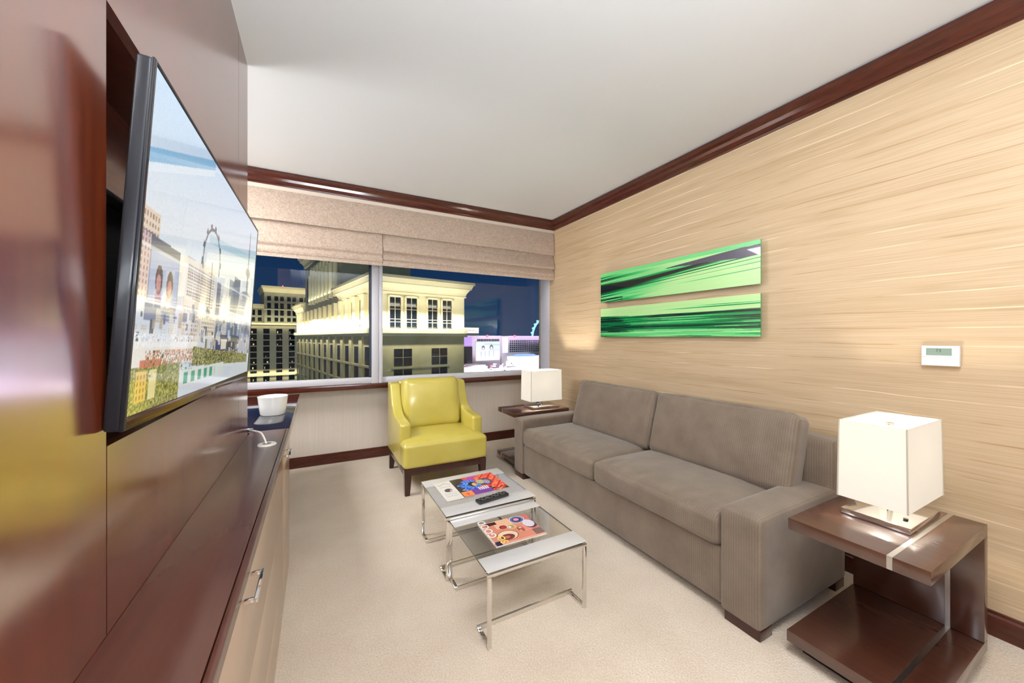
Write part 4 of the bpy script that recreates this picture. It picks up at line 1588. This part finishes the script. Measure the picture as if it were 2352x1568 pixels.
# big lower windows on the right face
for r, (z0_, z1_) in enumerate(((-4.05, -1.6), (-7.0, -4.5), (-9.9, -7.5))):
    for v0, v1 in ((2.57, 5.2), (8.3, 10.9)):
        w_ = box('window', (v0, -0.05, z0_), (v1, -0.02, z1_), 'dark_glass', ho)
        mid = (v0 + v1) / 2
        boxes('glazing_bar', [((mid - 0.03, -0.08, z0_), (mid + 0.03, -0.05, z1_)), ((v0, -0.08, z0_ + 1.2), (v1, -0.05, z0_ + 1.25))], 'stone', w_)
boxes('spandrel', [((2.2, -0.1, z), (11.3, -0.01, z + 0.25)) for z in (-4.4, -7.35)], 'stone', ho)
# left face: pilasters with window strips between, floodlit from the ledge
k = 0
u = 3.2
while u < 64:
    box('pilaster', (-0.6, u, 1.25), (0.0, u + 1.5, 6.2), 'stone_pale', ho)
    box('window', (-0.06, u + 1.9, 1.6), (-0.03, u + 3.9, 5.6), 'dark_glass', ho)
    u += 4.4
for r, (z0_, z1_) in enumerate(((-3.95, -1.35), (-6.95, -4.35), (-9.95, -7.35))):
    u = 2.0
    while u < 64:
        box('window', (-0.06, u, z0_), (-0.03, u + 2.6, z1_), 'dark_glass', ho)
        u += 5.4
boxes('spandrel', [((-0.35, 0, z), (-0.0, 66, z + 0.3)) for z in (-4.3, -7.3, -10.3)], 'stone', ho)
boxes('pier', [((-0.3, u_, -20), (0.0, u_ + 1.6, 0.2)) for u_ in [5.2 + 5.4 * i for i in range(11)]], 'stone', ho)
# tower: columns and arches
for i in range(8):
    u = 21.0 + i * 3.3
    cyl('column', (-0.35, u, 7.4), (-0.35, u, 13.9), 0.45, 'stone_pale', ho)
    if i < 7:
        box('window', (-0.05, u + 0.8, 7.6), (-0.02, u + 2.5, 13.8), 'dark_glass', ho)
        bm = bmesh.new()
        pts = [(-0.3, u + 1.65 + 1.5 * math.cos(t), 13.9 + 1.7 * math.sin(t)) for t in [PI * q / 12 for q in range(13)]]
        add_tube(bm, pts, 0.28, 6)
        finish(bm, 'arch', 'stone_pale', ho, smooth=True)
boxes('tower_window', [((-0.05, 46.0, 7.6), (-0.02, 47.0, 15.5)), ((-0.05, 49.0, 7.6), (-0.02, 50.0, 15.5))], 'dark_glass', ho)
bm = bmesh.new()
add_box(bm, (4.0, 18.85, 9.0), (5.0, 18.98, 17.0))
add_box(bm, (8.0, 18.85, 9.0), (9.0, 18.98, 17.0))
finish(bm, 'tower_pilaster', 'stone_grey', ho)


def city_area(name, mtx, loc, direction, sx, sy, power, color, spread=PI):
    """strip floodlight; sx runs along the local +X (right) or +Y (away) as given by 'direction' frame"""
    l = bpy.data.lights.new(name, 'AREA')
    l.shape = 'RECTANGLE'
    l.size = sx
    l.size_y = sy
    l.energy = power
    l.color = color
    l.spread = spread
    o = bpy.data.objects.new(name, l)
    C.objects.link(o)
    wl = mtx @ Vector(loc)
    d = (mtx.to_3x3() @ Vector(direction)).normalized()
    long_axis = mtx.to_3x3() @ Vector((1, 0, 0) if abs(direction[1]) > abs(direction[0]) or direction[0] == 0 else (0, 1, 0))
    z = -d
    x = (long_axis - long_axis.dot(z) * z).normalized()
    y = z.cross(x)
    m = Matrix((x, y, z)).transposed().to_4x4()
    m.translation = wl
    o.matrix_world = m
    return o


WARM = (1.0, 0.86, 0.52)
# floodlights lying on the lit ledge, one row per face, aimed up the wall
city_area('floodlight_front', HM, (7.0, -1.0, 1.45), (0, 0.32, 1), 14.5, 0.35, 420, WARM)
city_area('floodlight_side', HM, (-1.1, 33, 1.45), (0.34, 0, 1), 64, 0.35, 2500, WARM)
city_area('floodlight_tower', HM, (-0.9, 33, 8.2), (0.22, 0, 1), 26, 0.3, 190, (0.95, 0.95, 0.74))
city_area('floodlight_cornice_front', HM, (7.0, -2.6, 4.9), (0, 0.95, 1), 15.0, 0.3, 330, (1.0, 0.92, 0.7))
city_area('floodlight_cornice_near', HM, (-2.6, 9, 4.9), (0.95, 0, 1), 18, 0.3, 420, (1.0, 0.92, 0.7))
city_area('floodlight_cornice_far', HM, (-2.6, 60, 4.9), (0.95, 0, 1), 13, 0.3, 300, (1.0, 0.92, 0.7))
city_area('floodlight_ledge_front', HM, (7.0, -2.4, 4.5), (0, 0.75, -1), 14.0, 0.3, 700, (1.0, 0.92, 0.72), math.radians(70))
city_area('floodlight_ledge_side', HM, (-2.4, 33, 4.5), (0.75, 0, -1), 64, 0.3, 3600, (1.0, 0.92, 0.72), math.radians(70))

# ---- second hotel, further off on the left
SC = 1.9
FM = city_matrix(-10.13 * SC, 129.8 * SC)
fo = city_root('distant_hotel', FM, 'distant stepped hotel tower with arched top windows seen through the left window', 'building')


def sb(name, lo, hi, material, parent=fo):
    return box(name, [c * SC for c in lo], [c * SC for c in hi], material, parent)


sb('upper_walls', (-3.58, 0, 3.0), (16, 14, 13.7), 'stone_grey')
sb('wing_walls', (-16, 1.0, 3.0), (-3.4, 14, 8.8), 'stone_grey')
sb('lower_walls', (-18, -0.6, -40), (16, 14, 4.0), 'stone_pale')
bm = bmesh.new()
for z0_, z1_, o0, o1 in ((13.4, 13.75, .15, .25), (13.75, 14.5, .2, .5), (14.5, 15.2, .6, .75)):
    frustum(bm, -3.58 * SC, 16 * SC, 0, 14 * SC, z0_ * SC, z1_ * SC, o0 * SC, o1 * SC)
finish(bm, 'cornice', 'stone_pale', fo)
bm = bmesh.new()
for z0_, z1_, o0, o1 in ((8.6, 9.1, .15, .3), (9.1, 9.8, .3, .5)):
    frustum(bm, -16 * SC, -3.4 * SC, SC, 14 * SC, z0_ * SC, z1_ * SC, o0 * SC, o1 * SC)
finish(bm, 'wing_cornice', 'stone_pale', fo)
sb('lit_ledge', (-18.3, -1.1, 3.7), (16, 0, 4.25), 'stone_pale')
sb('string_course', (-3.8, -0.15, 8.2), (16, 0, 8.45), 'stone_pale')
sb('lower_ledge', (-18.3, -1.2, -11.2), (16, -0.6, -10.3), 'stone_pale')
random.seed(7)
cols = (-2.4, -0.57, 0.85, 2.65, 4.07, 5.9, 7.3, 9.1)
for ri, (z0_, z1_) in enumerate(((10.9, 12.3), (8.65, 10.2), (6.55, 8.1), (4.5, 5.9))):
    for c in cols:
        bm = bmesh.new()
        if ri == 0:
            pts = [(c - 0.48, z0_), (c + 0.48, z0_), (c + 0.48, z1_ - 0.25)] + [(c + 0.48 * math.cos(t), z1_ - 0.25 + 0.5 * math.sin(t)) for t in [PI * q / 8 for q in range(1, 8)]] + [(c - 0.48, z1_ - 0.25)]
            add_prism(bm, [(a * SC, b * SC) for a, b in pts], 'Y', -0.06 * SC, -0.02 * SC)
        else:
            add_box(bm, ((c - 0.46) * SC, -0.06 * SC, z0_ * SC), ((c + 0.46) * SC, -0.02 * SC, z1_ * SC))
        finish(bm, 'window', 'dark_glass', fo)
for ri in range(2):
    for c in (-6.2, -4.6, -8, -9.8):
        sb('window', (c - 0.46, 0.94, (6.55, 4.5)[ri]), (c + 0.46, 0.98, (8.1, 5.9)[ri]), 'dark_glass')
lowcols = (-12.5, -9.4, -6.2, -3.1, 0.1, 3.3, 6.6, 9.8)
for r in range(9):
    z1_ = 2.6 - r * 1.73
    for c in lowcols[2:7]:
        w_ = sb('window', (c - 0.76, -0.68, z1_ - 1.45), (c + 0.76, -0.62, z1_), 'dark_glass')
        if random.random() < 0.5:
            a = c + random.uniform(-0.6, 0.2)
            box('lit_room', (a * SC, -0.72 * SC, (z1_ - 1.3) * SC), ((a + random.uniform(0.1, 0.4)) * SC, -0.69 * SC, (z1_ - random.uniform(0.7, 1.1)) * SC), 'warm_lit', w_)
bm = bmesh.new()
bmesh.ops.create_uvsphere(bm, u_segments=12, v_segments=8, radius=0.35, matrix=Matrix.Translation((1.0 * SC, -0.5 * SC, 15.4 * SC)))
finish(bm, 'roof_beacon', 'red_beacon', fo)
city_area('floodlight_far_cornice', FM, (5 * SC, -2.2 * SC, 12.6 * SC), (0, 0.8, 1), 38, 0.6, 900, WARM)
city_area('floodlight_far_ledge', FM, (0, -2.5 * SC, 4.6 * SC), (0, 1, 0.45), 60, 0.6, 2600, WARM)
city_area('floodlight_far_lower', FM, (0, -2.8 * SC, -9.6 * SC), (0, 1, -0.6), 60, 0.6, 1200, WARM, math.radians(80))

# soft city glow on everything facing the room
sun = bpy.data.lights.new('city_glow', 'SUN')
sun.energy = 0.6
sun.color = (0.96, 1.0, 0.76)
sun.angle = math.radians(40)
so_ = bpy.data.objects.new('city_glow', sun)
C.objects.link(so_)
so_.rotation_euler = Vector((0.35, 1, 0.1)).to_track_quat('-Z', 'Y').to_euler()

# ---- the boulevard on the right
SM = city_matrix(198.2, 404.2)
big = city_root('casino_hotel', SM, 'violet-lit casino hotel with a white billboard of two faces at the right of the window', 'building')


def cb_(name, lo, hi, material, parent=big):
    return box(name, lo, hi, material, parent)


cb_('west_tower', (-47.2, 0, -60), (0.3, 30, 1.7), 'hotel')
cb_('stair_tower', (0.3, -1, -60), (11.6, 30, 1.8), 'hotel')
cb_('east_tower', (11.6, 0, -60), (110, 25, 1.9), 'hotel')
boxes('roof_band', [((-47.5, -0.5, -1.6), (0.4, 30, 2.2)), ((11.2, -0.5, -1.6), (110, 25, 2.2))], 'hotel', big)
for i in range(14):
    cb_('letter_block', (-34 + i * 2.3, -0.8, -4.2), (-34 + i * 2.3 + 1.3, -0.4, -1.8), 'dark_glass')  # dark blocks stand in for unreadable sign letters over the billboard
for r in range(6):
    x = 14.0
    bm = bmesh.new()
    while x < 108:
        add_box(bm, (x, -0.3, -5.2 - r * 2.6), (x + 2.0, -0.02, -3.6 - r * 2.6))
        x += 3.15
    finish(bm, 'window_row', 'dark_glass', big)


def billboard(U, V):
    H = np.zeros(U.shape + (3,))
    H[:] = (222, 230, 232)
    H[:] = H + (V[..., None] - 0.5) * np.array((-20, 10, 0))

    def put(mask, c, a=1.0):
        m = mask.astype(float)[..., None] * a
        H[:] = H * (1 - m) + np.array(c, float) * m
    for cu, cv, sc in ((0.3, 0.66, 1.0), (0.64, 0.68, 1.15)):
        r = ((U - cu) / (0.065 * sc)) ** 2 + ((V - cv) / (0.14 * sc)) ** 2
        put(r < 1, (70, 66, 84), 0.9)
        r = ((U - cu) / (0.045 * sc)) ** 2 + ((V - cv + 0.05) / (0.1 * sc)) ** 2
        put(r < 1, (224, 206, 212), 1)
        put((np.abs(U - cu) < 0.1 * sc) & (V < cv - 0.16) & (V > 0.2) & (np.abs(U - cu) > 0.07 * sc - (V - 0.2) * 0.05), (176, 186, 200), 0.8)
    for yy in (0.84, 0.78, 0.6, 0.52):
        put((np.abs(V - yy) < 0.012) & (U > 0.72), (150, 168, 176), 0.7)
    put((V > 0.86) & (V < 0.9) & (U > 0.35) & (U < 0.72), (120, 140, 140), 0.6)
    return H


raster('billboard', (-36.4, -0.9, -27), (34.3, 0, 0), (0, 0, 22.2), 90, 60, billboard, 'sign_board', big)
cb_('lit_stairwell', (2.0, -1.4, -18.6), (10.0, -1.05, 0.5), 'cream_glow')
for x in (-21.2, 20.3):
    bm = bmesh.new()
    bmesh.ops.create_uvsphere(bm, u_segments=12, v_segments=8, radius=1.6, matrix=Matrix.Translation((x, -2, 1.6)))
    finish(bm, 'roof_beacon', 'red_beacon', big)
city_area('floodlight_violet', SM, (35, -45, -40), (0, 1, 0.75), 120, 10, 150000, (0.82, 0.62, 1.0))
city_area('floodlight_pink', SM, (-30, -45, -40), (0, 1, 0.75), 60, 10, 90000, (1.0, 0.84, 0.95))

can = city_root('casino_canopy', SM, 'glowing white and blue oval canopy in front of the violet hotel', 'canopy')
bm = bmesh.new()
bmesh.ops.create_cone(bm, cap_ends=True, segments=48, radius1=22, radius2=23, depth=5.5)
for v in bm.verts:
    v.co = Vector((v.co.x + 22, v.co.y * 0.5 - 16, v.co.z - 25.5))
finish(bm, 'canopy_rim', 'white_neon', can)
bm = bmesh.new()
bmesh.ops.create_cone(bm, cap_ends=True, segments=48, radius1=19, radius2=14, depth=2.2)
for v in bm.verts:
    v.co = Vector((v.co.x + 26, v.co.y * 0.5 - 15, v.co.z - 21.6))
finish(bm, 'canopy_crown', 'blue_neon', can)
arc = city_root('arcade_building', SM, 'low white arcaded building glowing under the oval canopy', 'building')
box('walls', (2, -20, -60), (44, -8, -28.6), 'cream_glow', arc)  # walls emit by themselves, their lighting is put into the material
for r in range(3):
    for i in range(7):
        box('window', (12.5 + i * 4, -20.3, -33.0 - r * 4.3), (14.3 + i * 4, -20.02, -30.2 - r * 4.3), 'violet_glow', arc)
rb = city_root('corner_building', SM, 'pale lilac building with bright trim at the far right edge of the window', 'building')
box('walls', (45.6, -22, -60), (75, -4, -22), 'hotel', rb)
boxes('neon_trim', [((45.6, -22.4, -42), (46.8, -22.01, -22)), ((45.6, -22.4, -24.0), (66, -22.01, -22.4)), ((48, -22.4, -37), (53, -22.01, -28)), ((66.2, -22.4, -42), (67.8, -22.01, -24))], 'white_neon', rb)
for r in range(3):
    for i in range(3):
        box('window', (55 + i * 3.6, -22.4, -32.5 - r * 4.2), (56.8 + i * 3.6, -22.02, -29.6 - r * 4.2), 'violet_glow', rb)

cb_('penthouse', (-47.0, 4, 1.7), (-29.5, 20, 5.1), 'hotel')
rf = box('rooftop_sign', (-56, 4.5, 5.12), (-28.9, 6.5, 11.2), 'cream_glow', big)
rf['label'] = 'pale rooftop sign board with a row of small green letters'
mt = Matrix(((1, 0, 0), (0, 0, -1), (0, 1, 0))).to_4x4()
mt.translation = Vector((-50.2, 4.3, 6.9))
text_mesh('letters', 'CROMWELL', 3.6, mt, 'sign_green', rf)
boxes('top_trim', [((-56.3, 4.3, 11.2), (-28.6, 6.7, 11.7))], 'stone_pale', rf)

neon = city_root('neon_marquee', SM, 'low bright marquee with red, cyan and cream neon bands under the billboard', 'building')
box('walls', (-46, -34, -60), (1.8, -24, -33.5), 'hotel', neon)
for i, (z, mm) in enumerate(((-34.6, 'cream_glow'), (-37.2, 'white_neon'), (-39.6, 'blue_neon'), (-41.6, 'cream_glow'))):
    box('neon_band', (-45.5 + i * 1.5, -34.5, z - 0.75), (1.7 - i * 2.0, -34.02, z + 0.35), mm, neon)
sc_cols = ('cream_glow', 'white_neon', 'blue_neon', 'red_beacon', 'violet_glow', 'dark_glass', 'warm_lit', 'hotel', 'dark_glass', 'asphalt')
random.seed(31)
for i in range(80):
    xx = random.uniform(-45.5, 1.5)
    zz = random.uniform(-43.5, -29 if xx < -8 else -36)
    ww, hh = random.uniform(0.7, 3.4), random.uniform(0.4, 1.7)
    yy = -36.5 - (i % 8) * 0.6
    box('sign_box', (xx, yy, zz), (xx + ww, yy + 0.4, zz + hh), random.choice(sc_cols), neon)
for i in range(9):
    box('awning', (-44 + i * 5.0, -35.6, -43.4), (-41.4 + i * 5.0, -34.02, -42.6), 'red_beacon' if i % 3 == 0 else 'cream_glow', neon)
low = city_root('street_podium', SM, 'cream-glowing low casino roofs beside the boulevard at the bottom of the window', 'building')
box('roof_slab', (-90, -40, -60), (-47, -12.1, -30), 'cream_glow', low)  # roof emits by itself; its lit look is put into the material
box('dark_wall', (-90, -12, -60), (-48.2, -6, -10), 'dark_glass', low)  # plain dark wall rising behind the roof slab
box('violet_glow_block', (-58, -11, -9.9), (-48.2, -7, 0.5), 'violet_glow', low)  # glowing block standing in for the light of a purple spotlight
boxes('parapet', [((-90, -40.5, -30), (-50, -39, -28.4)), ((-66, -30, -30), (-52, -26, -27.5))], 'hotel', low)
random.seed(12)
ORD = ['leftmost', 'second from left', 'third from left', 'fourth from left', 'fifth from left', 'sixth from left', 'seventh from left', 'eighth from left', 'ninth from left', 'rightmost']
for i in range(10):
    x = -57 + i * 9.6 + random.uniform(-1, 1)
    y = -60 + (i % 2) * 6
    top = -41.0 + random.uniform(-1.5, 1.5) if i > 3 else -38.5 + random.uniform(-1, 1)
    tr = city_root('street_tree', SM @ Matrix.Translation((x, y, 0)), 'small dark street tree on the boulevard far below, %s of its row' % ORD[i], 'tree', 'trees along the boulevard')
    bm = bmesh.new()
    r = random.uniform(2.2, 3.4)
    bmesh.ops.create_icosphere(bm, subdivisions=3, radius=r, matrix=Matrix.Translation((0, 0, top - r)))
    for v in bm.verts:
        v.co += noise.noise_vector(v.co * 0.8 + Vector((i, 0, 0))) * 1.1
    finish(bm, 'crown', 'foliage', tr)
    cyl('trunk', (0, 0, -60), (0, 0, top - r * 1.4), 0.4, 'foliage', tr)
street = box('boulevard_ground', (-400, 150, -62), (900, 1200, -58.6), 'asphalt')
street['kind'] = 'structure'
# street lamps and traffic, a string of bright dots
for i in range(10):
    x = -15 + i * 7.4
    y = -44 + (i % 2) * 2
    z = -42.0 + (i % 3) * 1.6
    lp = city_root('street_lamp', SM @ Matrix.Translation((x, y, 0)), 'tiny bright street lamp on the boulevard below the casino, %s of its row' % ORD[i], 'street lamp', 'street lamps along the boulevard')
    bm = bmesh.new()
    bmesh.ops.create_uvsphere(bm, u_segments=10, v_segments=6, radius=0.9, matrix=Matrix.Translation((0, 0, z)))
    finish(bm, 'globe', ('white_neon', 'cream_glow', 'blue_neon')[i % 3], lp)
    cyl('post', (0, 0, -60), (0, 0, z - 0.8), 0.25, 'stone_grey', lp, n=8)

# ---- observation wheel
WM = city_matrix(413.4, 629.8)
wh = city_root('observation_wheel', WM, 'tall observation wheel with glowing cyan-white rim beyond the hotels', 'ferris wheel')
bm = bmesh.new()
add_tube(bm, [(39.2 * math.cos(t), 0, 39.2 * math.sin(t)) for t in [2 * PI * k / 96 for k in range(97)]], 2.0, 8)
finish(bm, 'rim', 'wheel_light' if 'wheel_light' in M else M.setdefault('wheel_light', mat('wheel_light', (0.2, 0.3, 0.3), 0.5, emit=(0.45, 0.9, 1.0), es=1.1)), wh, smooth=True)
for k in range(28):
    t = 2 * PI * k / 28
    bm = bmesh.new()
    bmesh.ops.create_uvsphere(bm, u_segments=10, v_segments=8, radius=2.0, matrix=Matrix.Translation((42.2 * math.cos(t), 0, 42.0 * math.sin(t))))
    finish(bm, 'capsule', 'wheel_light', wh, smooth=True)
bm = bmesh.new()
for k in range(28):
    t = 2 * PI * k / 28
    add_tube(bm, [(0, 0, 0), (38 * math.cos(t), 0, 38 * math.sin(t))], 0.06, 4)
for s in (-1, 1):
    add_tube(bm, [(0, s * 3, 0), (18 * s, s * 10, -62)], 1.1, 8)
    add_tube(bm, [(0, s * 3, 0), (-18 * s, s * 10, -62)], 1.1, 8)
add_cyl(bm, (0, -4, 0), (0, 4, 0), 2.2)
finish(bm, 'support_frame', 'steel', wh)

for o in bpy.data.objects:
    if '_o' in o:
        del o['_o']
